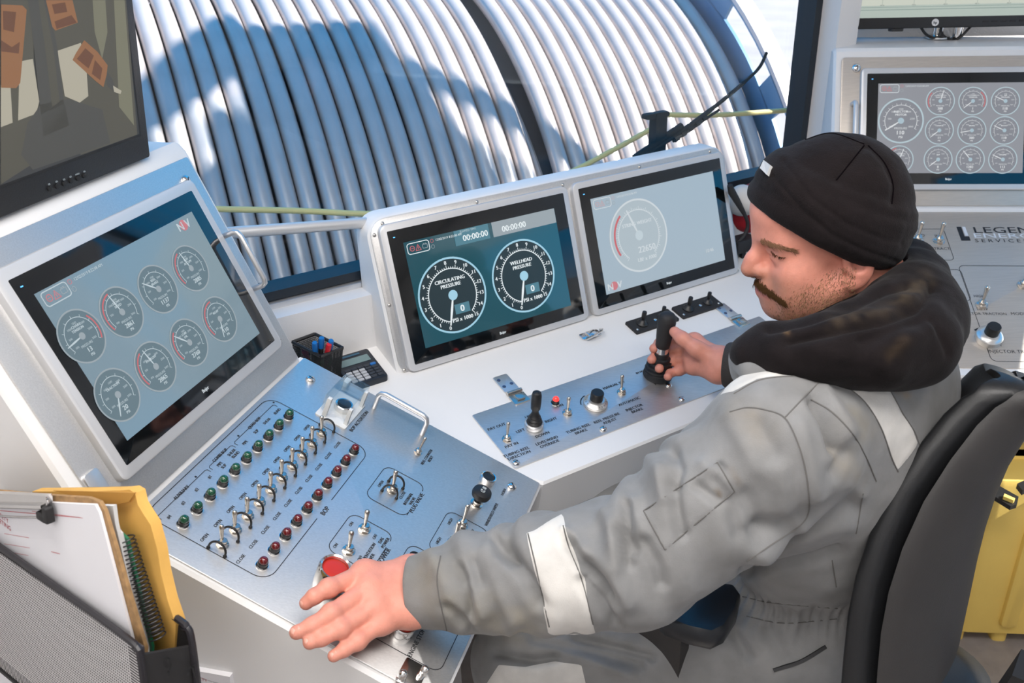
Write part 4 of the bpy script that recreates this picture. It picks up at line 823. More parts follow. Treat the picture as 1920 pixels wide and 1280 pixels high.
mb = MB(); pts = [(60, 921), (105, 920), (170, 920), (225, 920), (240, 919), (254, 924), (262, 945), (272, 966), (280, 985), (292, 1030), (304, 1075), (318, 1125), (330, 1170), (322, 1260), (200, 1290)]
c0 = [PF.uv(x, y, -.052) for x, y in pts]; fr = [PF.pt(u+random.uniform(-.0006, .0006), v, -.052+.002*math.sin(i*1.3)) for i, (u, v) in enumerate(c0)]; bk = [p-PF.n*.012 for p in fr]
cc = PF.pt(*PF.uv(225, 1080, -.052), -.043); V_ = fr+bk+[cc]; nP = len(pts); mb.add(V_, [(i, (i+1) % nP, 2*nP) for i in range(nP)]+[(i, nP+i, nP+(i+1) % nP, (i+1) % nP) for i in range(nP)]+[tuple(range(2*nP-1, nP-1, -1))]); obj('body', mb, MANILA, ev, 25)
fp = [(100, 919), (254, 923), (243, 940), (212, 946), (140, 930)]; mb = MB(); mb.prism(PF, [PF.uv(x, y, -.047) for x, y in fp], -.048, -.0465); obj('flap', mb, mat('manila_paper_dark', (.60, .30, .06), .7), ev)
# card stack on the console's end face
PE = Plane(PB.pt(-.4925, 0, 0)*np.array([1, 1, 0])+np.array([0, 0, .6]), -17.1, 90)
u, v = PE.uv(376, 1243); ub, vb_ = PE.uv(441, 1256)
mb = MB(); mb.prism(PE, [PE.uv(368, 1243), PE.uv(440, 1256), PE.uv(446, 1310), PE.uv(372, 1310)], 0.0005, .012); pd_ = obj('card_stack', mb, PAPER); tag(pd_, 'stack of white cards with a small red print beside the black file holder', 'cards')
D = Draw(PE, .0124); D.text('SAFETY', *PE.uv(384, 1259), .005, 0, ang=-4); D.text('report every hazard', *PE.uv(403, 1263), .0022, 1, ang=-4); D.build('print', [mat('form_red', (.5, .1, .1), .8), INK], pd_)
# =================================================================== pen tray and calculator on the desk
pt_ = thing('pen_tray', PD.pt(-.14, .085, 0), 'black mesh pen tray beside the calculator', 'pen tray')
def tray():
    q = [PD.uv(x, y, .0) for x, y in ((560, 690), (648, 728), (650, 690), (575, 668))]
    return q
a_ = np.array(PD.uv(548, 641, .075)); b_ = np.array(PD.uv(601, 668, .075)); c_ = np.array(PD.uv(643, 652, .075)); d_ = a_+c_-b_
mesh_m = mat('pen_tray_mesh', (.012, .014, .016), .5)
mb = MB(); th = .0022
top = [a_, b_, c_, d_]; cen = sum(top)/4; bot = [cen+(p-cen)*.88 for p in top]
for i in range(4):
    j = (i+1) % 4; mb.tube([PD.pt(*top[i], .075), PD.pt(*top[j], .075)], .0030, 6)
obj('rim', mb, BLACK, pt_)
mb = MB()
for i in range(4):
    j = (i+1) % 4
    for k in range(27):
        t = k/26; mb.tube([PD.pt(*(bot[i]+(bot[j]-bot[i])*t), .002), PD.pt(*(top[i]+(top[j]-top[i])*t), .075)], .00055, 4)
    for k in range(20):
        t = k/19; p0 = bot[i]+(top[i]-bot[i])*t; p1 = bot[j]+(top[j]-bot[j])*t; mb.tube([PD.pt(*p0, .002+.073*t), PD.pt(*p1, .002+.073*t)], .00055, 4)
ms = obj('mesh_wall', mb, mesh_m, pt_); ms['kind'] = 'stuff'
mb = MB(); mb.prism(PD, [tuple(p) for p in bot], 0, .003); obj('tray_base', mb, BLACKM, pt_)
PENM = {'blue': mat('pen_blue', (.01, .14, .42), .35), 'red': mat('pen_red', (.55, .02, .03), .35), 'green': mat('pen_green', (.01, .12, .045), .4), 'pink': mat('pen_pink', (.40, .02, .10), .4)}
for i, (px, col, h, lab) in enumerate((((590, 642), 'blue', .098, 'blue capped pen at the left of the pen tray'), ((603, 633), 'blue', .104, 'tallest blue capped pen in the pen tray'), ((621, 638), 'blue', .098, 'blue capped pen at the right of the pen tray'), ((617, 645), 'red', .094, 'red capped pen in the pen tray'), ((618, 690), 'green', .050, 'green marker lying low in the pen tray'), ((597, 684), 'green', .050, 'small green pen low in the front of the pen tray'), ((570, 655), 'pink', .066, 'pink pen in the back of the pen tray'))):
    if col == 'green':
        tgt = PD.pt(*(b_*.5+c_*.5+(cen-(b_+c_)/2)*.45+(c_-b_)*(.22 if i == 4 else -.1)), h)
    else: tgt = PD.at(px[0], px[1], h)
    foot = PD.pt(*(cen+(np.array(PD.uv(px[0], px[1], h))-cen)*.4), .006); ax_ = tgt-foot; L_ = np.linalg.norm(ax_)
    p_ = thing('pen', foot, lab, 'pen', 'pens in the mesh tray'); mb = MB(); mb.lathe(foot, ax_, [(.0025, 0), (.0042, .008), (.0044, L_-.022)], 12); obj('barrel', mb, BLACKM if col != 'green' else PENM[col], p_)
    mb = MB(); mb.lathe(foot, ax_, [(.0052, L_-.024), (.0054, L_-.004), (.0044, L_), (0, L_+.0004)], 14); obj('cap', mb, PENM[col], p_)
# calculator
A_ = np.array(PD.uv(640, 658, .018)); B_ = np.array(PD.uv(689, 648, .018)); C_ = np.array(PD.uv(729, 704, .012)); ax2 = (C_-B_)/np.linalg.norm(C_-B_)
ang = math.degrees(math.atan2(-ax2[1], -ax2[0]))-90
PK = Plane(PD.pt(*B_, 0), 0, 0); ca, sa = math.cos(math.radians(ang)), math.sin(math.radians(ang))
PK.H = PD.H*ca+PD.V*sa; PK.V = -PD.H*sa+PD.V*ca; PK.n = PD.n
Lc = float(np.linalg.norm(C_-B_)); Wc = .078
cal = thing('calculator', PK.pt(-Wc/2, -Lc/2, 0), 'black desk calculator with grey keys beside the pen tray', 'calculator')
mb = MB(); mb.slab(PK, -Wc, 0, -Lc, 0, 0, .014, r=.006, e=.004); obj('case', mb, mat('calculator_case', (.012, .017, .026), .35), cal)
K = PK.shift(w=.014); mb = MB(); mb.slab(K, -Wc+.007, -.010, -.036, -.018, -.001, .0008, r=.001); dl = obj('display', mb, mat('lcd_green', (.16, .24, .25), .25), cal)
D = Draw(K, .0005); D.poly([(-Wc+.02, -.012), (-.022, -.012), (-.022, -.007), (-Wc+.02, -.007)]); D.build('solar_cell', [mat('solar_blue', (.03, .10, .17), .3)], cal)
GK = mat('key_grey', (.42, .43, .45), .5); BKm = mat('key_dark', (.03, .035, .045), .45); BLK = mat('key_blue', (.02, .14, .42), .4)
kv = (Lc-.050)/5; ku = (Wc-.012)/5
for r_ in range(5):
    for c__ in range(5):
        m_ = BLK if (r_ == 0 and c__ == 4) else (GK if (c__ < 3 and r_ >= 1) else BKm)
        uu = -Wc+.006+ku*c__; vv = -.046-kv*r_; mb = MB(); mb.slab(K, uu+.001, uu+ku-.001, vv-kv+.0018, vv, -.001, .0022, r=.0015, e=.0008, seg=2); obj('key', mb, m_, cal)
# =================================================================== radio microphone and red bundle behind the man
gb = [(1368, 347), (1372, 360), (1381, 375), (1395, 400), (1402, 420), (1396, 440), (1376, 462)]
mic = thing('gooseneck_microphone', PW.at(1400, 455, .14), 'black gooseneck microphone in front of the red bundle by the window', 'microphone')
Q_ = [PW.at(x, y, .12) for x, y in gb]; mb = MB(); mb.tube(arc(Q_[2:], 6), .0045, 8); obj('gooseneck', mb, BLACKM, mic, 60)
mb = MB(); mb.tube(Q_[:4], [.006, .009, .008, .005], 12); obj('microphone_head', mb, BLACKM, mic, 60)
P_ = PW.shift(w=.12); mb = MB(); u, v = P_.uv(1395, 458); mb.slab(P_, u-.03, u+.04, v-.018, v+.014, -.03, .01, r=.005, e=.003); mb.slab(P_, u-.05, u+.01, v-.004, v+.006, -.01, .004, r=.002); mb.slab(P_, u+.0, u+.012, v-.08, v, -.012, -.002); obj('clamp', mb, BLACKM, mic)
# =================================================================== red and white bundle behind the microphone
bd = thing('cloth_bundle', PW.at(1390, 435, .03), 'red and white cloth bundle on the window ledge behind the microphone', 'bundle')
P_ = PW.shift(w=.05); u, v = P_.uv(1404, 388)
def blob(c, r, m, parent, nm, seed=0):
    rnd = np.random.RandomState(seed); mb = MB(); n, k_ = 20, 14; rings = []
    for i in range(1, k_):
        t = math.pi*i/k_; rings.append([c+P_.H*r[0]*math.sin(t)*math.cos(2*math.pi*j/n)*(1+.05*rnd.rand())+P_.n*r[2]*math.sin(t)*math.sin(2*math.pi*j/n)-P_.V*r[1]*math.cos(t)*(1+.04*rnd.rand()) for j in range(n)])
    mb.loft(rings); return obj(nm, mb, m, parent, 70)
blob(P_.pt(u+.02, v-.005), (.085, .062, .05), mat('red_cloth', (.42, .01, .02), .7, bump=.4, bscale=40), bd, 'red_cloth')
u, v = P_.uv(1376, 370); blob(P_.pt(u, v, .03), (.040, .037, .04), mat('grey_white_cloth', (.62, .60, .58), .8, bump=.3, bscale=40), bd, 'white_cloth', 3)
# =================================================================== office chair
CHF = np.array([-.788, .616, 0]); CHR = np.array([.616, .788, 0]); Zv = np.array([0, 0, 1.])
LEATHER = mat('black_leather', (.011, .0115, .013), .40, bump=.10, bscale=420, spec=.5); SHELL = mat('charcoal_plastic_shell', (.030, .028, .028), .55, bump=.12, bscale=420, var=.10, vscale=16)
ch = thing('office_chair', (.50, 1.06, 0), 'black leather office chair with a grey plastic back that the man sits on', 'chair')
seam = [((1640, 1335), 1.175, .150), ((1645, 1260), 1.165, .165), ((1652, 1185), 1.155, .175), ((1666, 1110), 1.145, .178), ((1692, 1028), 1.135, .172), ((1732, 940), 1.125, .150), ((1782, 862), 1.115, .115), ((1832, 797), 1.11, .082), ((1866, 764), 1.105, .058), ((1886, 752), 1.10, .035)]
def chrow(i):
    (px, d, hw) = seam[i]; Lp = _at(px[0], px[1], d); return Lp, hw
rows_s, rows_c = [], []
NT = 17
for i in range(len(seam)):
    Lp, hw = chrow(i); C_ = Lp+CHR*hw
    fr_, bk_, cu = [], [], []
    k = i/(len(seam)-1); tb = .016*(1-.35*k); bulge = .014*math.sin(math.pi*min(1, k*1.05))*(1-k*.3)
    for t in np.linspace(-1, 1, NT):
        base_ = C_+CHR*hw*t+CHF*(.035*abs(t)**2.2-.035)*1.0
        e = (1-abs(t)**5)
        fr_.append(base_); bk_.append(base_-CHF*(.008+tb*e+bulge*(1-t*t))); cu.append(base_+CHF*(.030+.030*(1-abs(t)**6)))
    lead = [Lp-CHR*.0-CHF*.008]
    rows_s.append(fr_+bk_[::-1]); rows_c.append(cu+[p+CHF*.003 for p in fr_[::-1]])
def caprows(rows, up, sc_=(.6, .2)):
    out = [list(r) for r in rows]; top = out[-1]; c = np.mean(top, 0)
    for s_, h in ((.75, .010), (.35, .015)): out.append([c+(p-c)*s_+up*h for p in top])
    return out
mb = MB(); mb.loft(caprows(rows_s, Zv)); obj('back_shell', mb, SHELL, ch, 50)
def rnd_c(rows):
    out = []
    for r in rows:
        r = np.array(r); n = len(r); o = r.copy()
        for _ in range(2): o = .5*o+.25*(np.roll(o, 1, 0)+np.roll(o, -1, 0))
        out.append(list(o))
    return out
mb = MB(); cr_ = []
for i, (px, d, hw) in enumerate(seam):
    Lp = _at(px[0], px[1], d); C_ = Lp+CHR*hw; ring = []
    th = .058-.012*(i/(len(seam)-1))
    for t in np.linspace(0, 2*math.pi, 44, endpoint=False):
        c, s = math.cos(t), math.sin(t); ex = math.copysign(abs(c)**.55, c); ey = math.copysign(abs(s)**.7, s)
        x = hw*1.01*ex; cv = .035*abs(ex)**2.2-.035
        ring.append(C_+CHR*x+CHF*(cv+.006+th*.5+th*.5*ey))
    cr_.append(ring)
mb.loft(caprows(cr_, Zv*.9)); obj('back_cushion', mb, LEATHER, ch, 60)
# seat, arms, base
SC_ = np.array([.50, 1.075, .475])
def seatring(s_, z): return [SC_+CHF*(.24*s_*math.copysign(abs(math.cos(t))**.5, math.cos(t)))+CHR*(.24*s_*math.copysign(abs(math.sin(t))**.5, math.sin(t)))+Zv*z for t in np.linspace(0, 2*math.pi, 40, endpoint=False)]
mb = MB(); mb.loft([seatring(.86, -.075), seatring(.97, -.06), seatring(1, -.03), seatring(.96, 0), seatring(.8, .012), seatring(.4, .014)]); obj('seat', mb, LEATHER, ch, 60)
PA = Plane((.262, .985, .725), 0, 0); PA.H, PA.V, PA.n = CHF, -CHR, Zv
mb = MB()
AR = []
apx = [(1232, 1150), (1262, 1120), (1300, 1102), (1345, 1090), (1378, 1095), (1390, 1112), (1384, 1140), (1360, 1178), (1335, 1190), (1290, 1180), (1245, 1163)]
PAz = Plane((0, 0, .735), 0, 0)
pa = [PAz.at(*p) for p in apx]; ca_ = np.mean(pa, 0)
mb.loft([[ca_+(p-ca_)*k+Zv*z for p in pa] for k, z in ((.85, -.034), (.97, -.028), (1.0, -.014), (.97, -.002), (.90, .003))]); obj('armrest', mb, mat('armrest_pad', (.014, .017, .022), .38), ch, 50)
pb = [PAz.at(*p) for p in ((1212, 1170), (1290, 1185))]
a = _at(1245, 1165, 1.335); b = a-Zv*.30
mb = MB(); w_ = CHF*.036; t_ = CHR*.014
mb.loft([[p+w_*x+t_*y for x, y in ((-1, -1), (1, -1), (1, 1), (-1, 1))] for p in (b, a)]); obj('arm_post', mb, SHELL, ch)
rr_ = SC_+CHR*.27+CHF*.02
mb = MB(); mb.loft([[rr_+CHF*x*.036+CHR*y*.014+Zv*z for x, y in ((-1, -1), (1, -1), (1, 1), (-1, 1))] for z in (-.05, .23)]); obj('arm_post', mb, SHELL, ch)
mb = MB(); mb.loft([[rr_+CHF*x*.12*k+CHR*y*.04*k+Zv*z for x, y in ((-1, -1), (1, -1), (1, 1), (-1, 1))] for k, z in ((.9, .225), (1, .235), (1, .255), (.9, .262))]); obj('armrest', mb, MATS['armrest_pad'], ch, 50)
mb = MB(); mb.loft([[SC_-CHF*(.20+.05*k)+CHR*x*.03+CHF*y*.008+Zv*(-.05+.25*k) for x, y in ((-1, -1), (1, -1), (1, 1), (-1, 1))] for k in (0, .5, 1)]); mb.loft([[SC_+CHF*y+CHR*x+Zv*z for x, y in ((-.12, -.22), (.12, -.22), (.12, .15), (-.12, .15))] for z in (-.10, -.07)]); obj('bracket', mb, BLACKM, ch)
mb = MB(); mb.lathe((SC_[0], SC_[1], .07), Zv, [(.035, 0), (.035, .12), (.025, .13), (.025, .32)], 20); obj('gas_column', mb, BLACKM, ch)
for k in range(5):
    t = math.radians(72*k+10); d = np.array([math.cos(t), math.sin(t), 0]); c = np.array([SC_[0], SC_[1], 0])
    mb = MB(); mb.tube([c+Zv*.10, c+d*.16+Zv*.095, c+d*.29+Zv*.075], [.026, .022, .016], 8); l_ = obj('base_leg', mb, BLACKM, ch)
    mb = MB(); q_ = np.array([-d[1], d[0], 0]); mb.cyl(c+d*.29+Zv*.028-q_*.02, c+d*.29+Zv*.028+q_*.02, .028, n=16); mb.cyl(c+d*.29+Zv*.03, c+d*.29+Zv*.08, .006, n=8); obj('caster', mb, BLACK, l_)
# =================================================================== yellow hard case
CSP = Plane((1.085, 1.63, 0), -5, 90); YEL = mat('yellow_plastic', (.86, .60, .15), .42, bump=.1, bscale=200, var=.04, vscale=8)
ca = thing('hard_case', CSP.pt(.2, 0, -.11), 'scuffed yellow plastic hard case standing on the floor behind the chair', 'case')
PT = Plane((1.085, 1.63, 0), -5, 0)
mb = MB(); mb.slab(PT, -.045, .40, .0, .17, .035, .475, r=.035, e=.018, seg=6); obj('shell', mb, YEL, ca, 40)
mb = MB(); mb.slab(PT, -.056, .41, .085, .118, .05, .482, r=.03, e=.006, seg=6); obj('lid_rim', mb, YEL, ca, 40)
for u in (.055, .20): mb = MB(); mb.slab(CSP, u, u+.04, .06, .44, -.02, .012, r=.014, e=.008); obj('rib', mb, YEL, ca, 40)
for u in (-.025, .075, .26): mb = MB(); mb.slab(PT, u-.018, u+.018, .01, .16, 0, .05, r=.012, e=.004); obj('foot', mb, YEL, ca, 40)
h0 = Plane((0, 0, .478), 0, 0); hp = [h0.at(*p) for p in ((1843, 925), (1862, 912), (1908, 938), (1905, 952), (1893, 956))]
mb = MB(); mb.loft([[p+Zv*.0 for p in hp], [p+Zv*.010 for p in hp]]); hd = obj('handle_recess', mb, BLACK, ca)
hh = [h0.at(*p) for p in ((1880, 938), (1900, 947), (1897, 951), (1878, 943))]; mb = MB(); mb.loft([[p+Zv*.008 for p in hh], [p+Zv*.018 for p in hh]]); obj('latch', mb, YEL, hd)
hp = [h0.at(*p) for p in ((1905, 915), (1930, 903), (1950, 915), (1915, 928))]; mb = MB(); mb.loft([[p for p in hp], [p+Zv*.012 for p in hp]]); obj('handle_recess', mb, BLACK, ca)
# rusty bracket on the white panel above the case
RS = mat('rusty_bracket', (.24, .17, .09), .7, var=.3, vscale=60)
br = thing('wall_bracket', PS.pt(.0, -.30, -.2), 'brown rusty bracket bolted to the white panel above the yellow case', 'bracket')
PFc = Plane(np.array([*PS.pt(0, -.2985, 0)[:2], 0]), -5, 90)
c0 = PFc.uv(1838, 902); c1 = PFc.uv(1895, 890)
mb = MB(); mb.slab(PFc, c0[0]-.10, c1[0], c0[1]-.008, c0[1]+.012, 0, .012, e=.002); obj('bar', mb, RS, br)
for f_ in (.1, .45, .92): mb = MB(); u = c0[0]+(c1[0]-c0[0])*f_; mb.lathe(PFc.pt(u, c0[1]+.004+(.015 if f_ > .9 else 0), .012), PFc.n, [(.012 if f_ > .9 else .006, 0), (.010 if f_ > .9 else .005, .006), (0, .008)], 12); obj('bolt', mb, RS, br)
# =================================================================== the man
import openvdb
from mathutils.bvhtree import BVHTree
class Field:
    def __init__(s, lo, hi, vx):
        s.lo = np.array(lo, float); s.vx = vx; s.n = np.ceil((np.array(hi)-s.lo)/vx).astype(int)+1
        s.a = np.full(s.n, 0.06, np.float32)
    def _blk(s, lo, hi):
        i0 = np.maximum(np.floor((np.array(lo)-s.lo)/s.vx).astype(int), 0); i1 = np.minimum(np.ceil((np.array(hi)-s.lo)/s.vx).astype(int)+1, s.n)
        if (i1 <= i0).any(): return None, None
        sl = tuple(slice(a, b) for a, b in zip(i0, i1))
        g = np.meshgrid(*[(s.lo[k]+s.vx*np.arange(i0[k], i1[k])).astype(np.float32) for k in range(3)], indexing='ij', sparse=True)
        return sl, g
    def op(s, fn, lo, hi, k=0.01, mode='u'):
        m = k+3*s.vx; sl, g = s._blk(np.array(lo)-m, np.array(hi)+m)
        if sl is None: return s
        d = fn(*g).astype(np.float32); a = s.a[sl]
        if mode == 'u':
            h = np.maximum(k-np.abs(a-d), 0)/k if k > 0 else 0; s.a[sl] = np.minimum(a, d)-h*h*k*.25
        elif mode == 's':
            d = -d; h = np.maximum(k-np.abs(a-d), 0)/k if k > 0 else 0; s.a[sl] = np.maximum(a, d)+h*h*k*.25
        return s
    def cone(s, a, b, ra, rb, k=.01, mode='u', flat=None):
        a = np.array(a, float); b = np.array(b, float); r = max(ra, rb); ab = b-a; L2 = ab @ ab+1e-12
        def fn(x, y, z):
            px, py, pz = x-a[0], y-a[1], z-a[2]
            t = np.clip((px*ab[0]+py*ab[1]+pz*ab[2])/L2, 0, 1)
            return np.sqrt((px-t*ab[0])**2+(py-t*ab[1])**2+(pz-t*ab[2])**2)-(ra+(rb-ra)*t)
        return s.op(fn, np.minimum(a, b)-r, np.maximum(a, b)+r, k, mode)
    def chain(s, pts, k=.01):
        for (a, ra), (b, rb) in zip(pts[:-1], pts[1:]): s.cone(a, b, ra, rb, k)
        return s
    def ell(s, c, r, k=.01, mode='u', R=None):
        c = np.array(c, float); r = np.array(r, float); R = np.eye(3) if R is None else np.array(R, float)
        def fn(x, y, z):
            d = (x-c[0], y-c[1], z-c[2]); q = [d[0]*R[i][0]+d[1]*R[i][1]+d[2]*R[i][2] for i in range(3)]
            k0 = np.sqrt(sum((q[i]/r[i])**2 for i in range(3)))+1e-6; k1 = np.sqrt(sum((q[i]/r[i]**2)**2 for i in range(3)))+1e-6
            return k0*(k0-1)/k1
        e = np.sqrt(((R.T*r)**2).sum(1)); return s.op(fn, c-e, c+e, k, mode)
    def mesh(s, iso=0.0):
        g = openvdb.FloatGrid(0.06); g.copyFromArray(np.ascontiguousarray(s.a)); P, Q = g.convertToQuads(isovalue=iso)
        P = np.array(P, float)*s.vx+s.lo; Q = np.array(Q)
        t = P[Q]; vol = np.einsum('ij,ij->i', t[:, 0], np.cross(t[:, 1], t[:, 2])).sum()
        if vol < 0: Q = Q[:, ::-1]
        return P, Q
def normals(P, Q):
    n = np.cross(P[Q[:, 2]]-P[Q[:, 0]], P[Q[:, 3]]-P[Q[:, 1]]); N = np.zeros_like(P)
    for i in range(4): np.add.at(N, Q[:, i], n)
    return N/(np.linalg.norm(N, axis=1)[:, None]+1e-12)
def relax(P, Q, it=2, lam=.5):
    E = np.concatenate([Q[:, [i, (i+1) % 4]] for i in range(4)])
    cnt = np.bincount(E.ravel(), minlength=len(P)).astype(float)
    for _ in range(it):
        S = np.zeros_like(P)
        for c in range(3): S[:, c] = np.bincount(E[:, 0], P[E[:, 1], c], len(P))+np.bincount(E[:, 1], P[E[:, 0], c], len(P))
        P = P+(S/np.maximum(cnt, 1)[:, None]-P)*lam
    return P
def topx(P):
    d = P-CAM; w = d @ CF; return np.stack([960+FPX*(d @ CX)/w, 640-FPX*(d @ CU)/w], 1)
def dpoly(xy, pts):
    """distance in pixels from each point to a polyline"""
    D = np.full(len(xy), 1e9)
    for a, b in zip(pts[:-1], pts[1:]):
        a = np.array(a, float); b = np.array(b, float); ab = b-a; t = np.clip(((xy-a) @ ab)/(ab @ ab), 0, 1); D = np.minimum(D, np.linalg.norm(xy-a-t[:, None]*ab, axis=1))
    return D
def inpoly(xy, pts):
    x, y = xy[:, 0], xy[:, 1]; r = np.zeros(len(xy), bool); n = len(pts)
    for i in range(n):
        (x1, y1), (x2, y2) = pts[i-1], pts[i]
        c = ((y1 > y) != (y2 > y)) & (x < (x2-x1)*(y-y1)/((y2-y1) if y2 != y1 else 1e-9)+x1); r ^= c
    return r
def spoly(xy, pts):
    d = dpoly(xy, list(pts)+[pts[0]]); return np.where(inpoly(xy, pts), d, -d)
def qmesh(name, P, Q, mats, loc, attrs=None, cols=None):
    me = bpy.data.meshes.new(name); P = P-np.array(loc)
    me.vertices.add(len(P)); me.vertices.foreach_set('co', P.astype(np.float32).ravel()); n = len(Q); me.loops.add(n*4); me.loops.foreach_set('vertex_index', Q.astype(np.int32).ravel())
    me.polygons.add(n); me.polygons.foreach_set('loop_start', np.arange(0, n*4, 4, dtype=np.int32)); me.polygons.foreach_set('loop_total', np.full(n, 4, np.int32)); me.polygons.foreach_set('use_smooth', np.ones(n, bool))
    for m_ in mats: me.materials.append(m_)
    for k, v in (attrs or {}).items(): me.attributes.new(k, 'FLOAT', 'POINT').data.foreach_set('value', v.astype(np.float32))
    for k, v in (cols or {}).items(): me.attributes.new(k, 'FLOAT_COLOR', 'POINT').data.foreach_set('color', np.concatenate([v, np.ones((len(v), 1))], 1).astype(np.float32).ravel())
    me.update(calc_edges=True); me.validate(); return me
def vnoise(P, sc_, seed):
    """smooth value noise, vectorised"""
    r = np.random.RandomState(seed).rand(32, 32, 32); q = P*sc_; i = np.floor(q).astype(int); t = q-i; t = t*t*(3-2*t); o = 0
    for dx in (0, 1):
        for dy in (0, 1):
            for dz in (0, 1):
                w = (t[:, 0] if dx else 1-t[:, 0])*(t[:, 1] if dy else 1-t[:, 1])*(t[:, 2] if dz else 1-t[:, 2]); o = o+w*r[(i[:, 0]+dx) % 32, (i[:, 1]+dy) % 32, (i[:, 2]+dz) % 32]
    return o*2-1
# ---- skeleton (metres, world)
HO = np.array([.440, 1.157, 1.213]); _y, _p, _r = np.radians([178, 7, 2.7])
_f = np.array([math.cos(_y), math.sin(_y), 0]); _l = np.array([-math.sin(_y), math.cos(_y), 0]); _z = np.array([0, 0, 1.])
HF = math.cos(_p)*_f-math.sin(_p)*_z; _u = math.cos(_p)*_z+math.sin(_p)*_f
HL = math.cos(_r)*_l+math.sin(_r)*_u; HU = -math.sin(_r)*_l+math.cos(_r)*_u
HM = np.array([HF, HL, HU])
def hd(x, y, z): return HO+HF*x+HL*y+HU*z
TF = np.array([-.656, .755, 0]); TR = np.array([.755, .656, 0])
SCN = np.array([.448, 1.085, 1.03])
SL = _at(1462, 838, 1.10); SR = SCN*2-SL; SR[2] = SL[2]
EL = _at(1190, 1050, 1.135); WL = PB.at(785, 1108, .056)
PEL = np.array([.475, 1.145, .60])
GC = np.array(JB)+np.array(JD)*.095; dG = float((GC-CAM) @ CF)
def g_(x, y, dd): return _at(x, y, dG+dd)
WR = g_(1362, 684, -.06); ER = np.array([.60, 1.42, .86])
# ---- left hand joints on the panel
HB = lambda x, y, w: PB.at(x, y, w)
LF = {'index': [(684, 1075, .056), (616, 1102, .060), (589, 1118, .055), (574, 1130, .046)], 'middle': [(692, 1103, .058), (621, 1150, .056), (585, 1172, .048), (556, 1185, .040)],
      'ring': [(704, 1136, .054), (639, 1178, .050), (603, 1196, .043), (581, 1204, .037)], 'pinky': [(717, 1164, .046), (671, 1202, .042), (645, 1218, .036), (626, 1229, .031)]}
LR_ = {'index': (.0135, .0108, .0094, .0076), 'middle': (.0135, .0112, .0096, .0078), 'ring': (.013, .0106, .0092, .0075), 'pinky': (.0118, .0094, .0082, .0067)}
RFG = {'index': [(1302, 640, 0.0), (1264, 636, .042), (1236, 643, .040), (1226, 653, .018)], 'middle': [(1300, 656, 0.0), (1258, 656, .044), (1231, 663, .040), (1222, 674, .016)],
       'ring': [(1299, 672, -.004), (1264, 676, .036), (1240, 682, .032), (1236, 691, .010)], 'pinky': [(1301, 687, -.012), (1274, 694, .020), (1256, 700, .016), (1252, 706, .0)]}
def hand(F, fing, rad, wrist, palm, thumb, fore):
    for n_, J in fing.items():
        r = rad[n_]; F.chain(list(zip(J, r)), .006)
        F.ell(J[3], (r[3]*1.02,)*3, .004)
        F.ell(J[1], (r[1]*1.07,)*3, .006)
        for w_ in palm: F.cone(w_[0], J[0], w_[1], r[0]*1.02, .014)
    M_ = [fing[n_][0] for n_ in ('index', 'middle', 'ring', 'pinky')]
    for a, b in zip(M_[:-1], M_[1:]): F.cone(a, b, .0115, .0115, .012)
    F.chain(thumb, .010); F.chain(fore, .02)
lj = {k: [HB(*p) for p in v] for k, v in LF.items()}
FHL = Field((-.36, .78, .70), (.02, 1.05, .95), .0017)
nB = PB.n
hand(FHL, lj, LR_, WL, [(HB(770, 1077, .052), .021), (HB(772, 1140, .050), .021)], [(HB(752, 1072, .040), .017), (HB(712, 1088, .026), .0135), (HB(676, 1108, .020), .0115), (HB(648, 1128, .014), .0095)],
     [(HB(770, 1106, .053), .027), (HB(850, 1100, .058), .030)])
rj = {k: [g_(*p) for p in v] for k, v in RFG.items()}
RR_ = {'index': (.0125, .0105, .0095, .0082), 'middle': (.0125, .0108, .0096, .0082), 'ring': (.0122, .0104, .0092, .0078), 'pinky': (.0112, .0092, .0082, .007)}
FHR = Field(np.minimum(GC-.11, WR-.06), np.maximum(GC+.10, WR+.08), .0019)
hand(FHR, rj, RR_, WR, [(g_(1350, 676, -.045), .022), (g_(1346, 694, -.055), .020)], [(g_(1338, 672, -.055), .019), (g_(1306, 654, -.052), .0150), (g_(1280, 635, -.042), .0122), (g_(1265, 622, -.030), .0105)], [(WR, .027), (WR+(ER-WR)*.3, .032)])
# ---- head
FH = Field(HO-np.array([.19, .16, .22]), HO+np.array([.19, .16, .19]), .0019)
E = lambda c, r, k=.012, mode='u', R=HM: FH.ell(hd(*c), r, k, mode, R)
C = lambda a, b, ra, rb, k=.012: FH.cone(hd(*a), hd(*b), ra, rb, k)
E((.000, 0, .050), (.092, .077, .086)); E((.046, 0, .056), (.062, .062, .050), .03); E((.044, 0, -.008), (.050, .062, .072), .03)
E((.045, 0, -.052), (.046, .053, .040), .03)
for s in (1, -1):
    E((.056, s*.043, -.016), (.030, .024, .022), .02); C((-.005, s*.060, -.030), (.060, s*.034, -.074), .020, .020, .022)
    E((.052, s*.046, -.044), (.030, .018, .026), .02)
E((.078, 0, -.077), (.021, .026, .020), .018); E((.079, 0, -.046), (.025, .031, .026), .018)
for s in (1, -1): C((.092, s*.008, .026), (.075, s*.046, .024), .0095, .0095, .018)
for s in (1, -1): FH.ell(hd(.101, s*.033, .003), (.016, .020, .013), .016, 's', HM); E((.0735, s*.034, .002), (.0155, .0165, .0135), .005)
for s in (1, -1): C((.0885, s*.024, .0005), (.079, s*.045, -.001), .0028, .0025, .004); C((.090, s*.022, .010), (.080, s*.047, .010), .0042, .0042, .006)
C((.092, 0, .020), (.108, 0, -.008), .0085, .0108, .012); C((.108, 0, -.008), (.1135, 0, -.019), .0108, .0118, .008); C((.100, 0, -.026), (.112, 0, -.020), .0075, .009, .008)
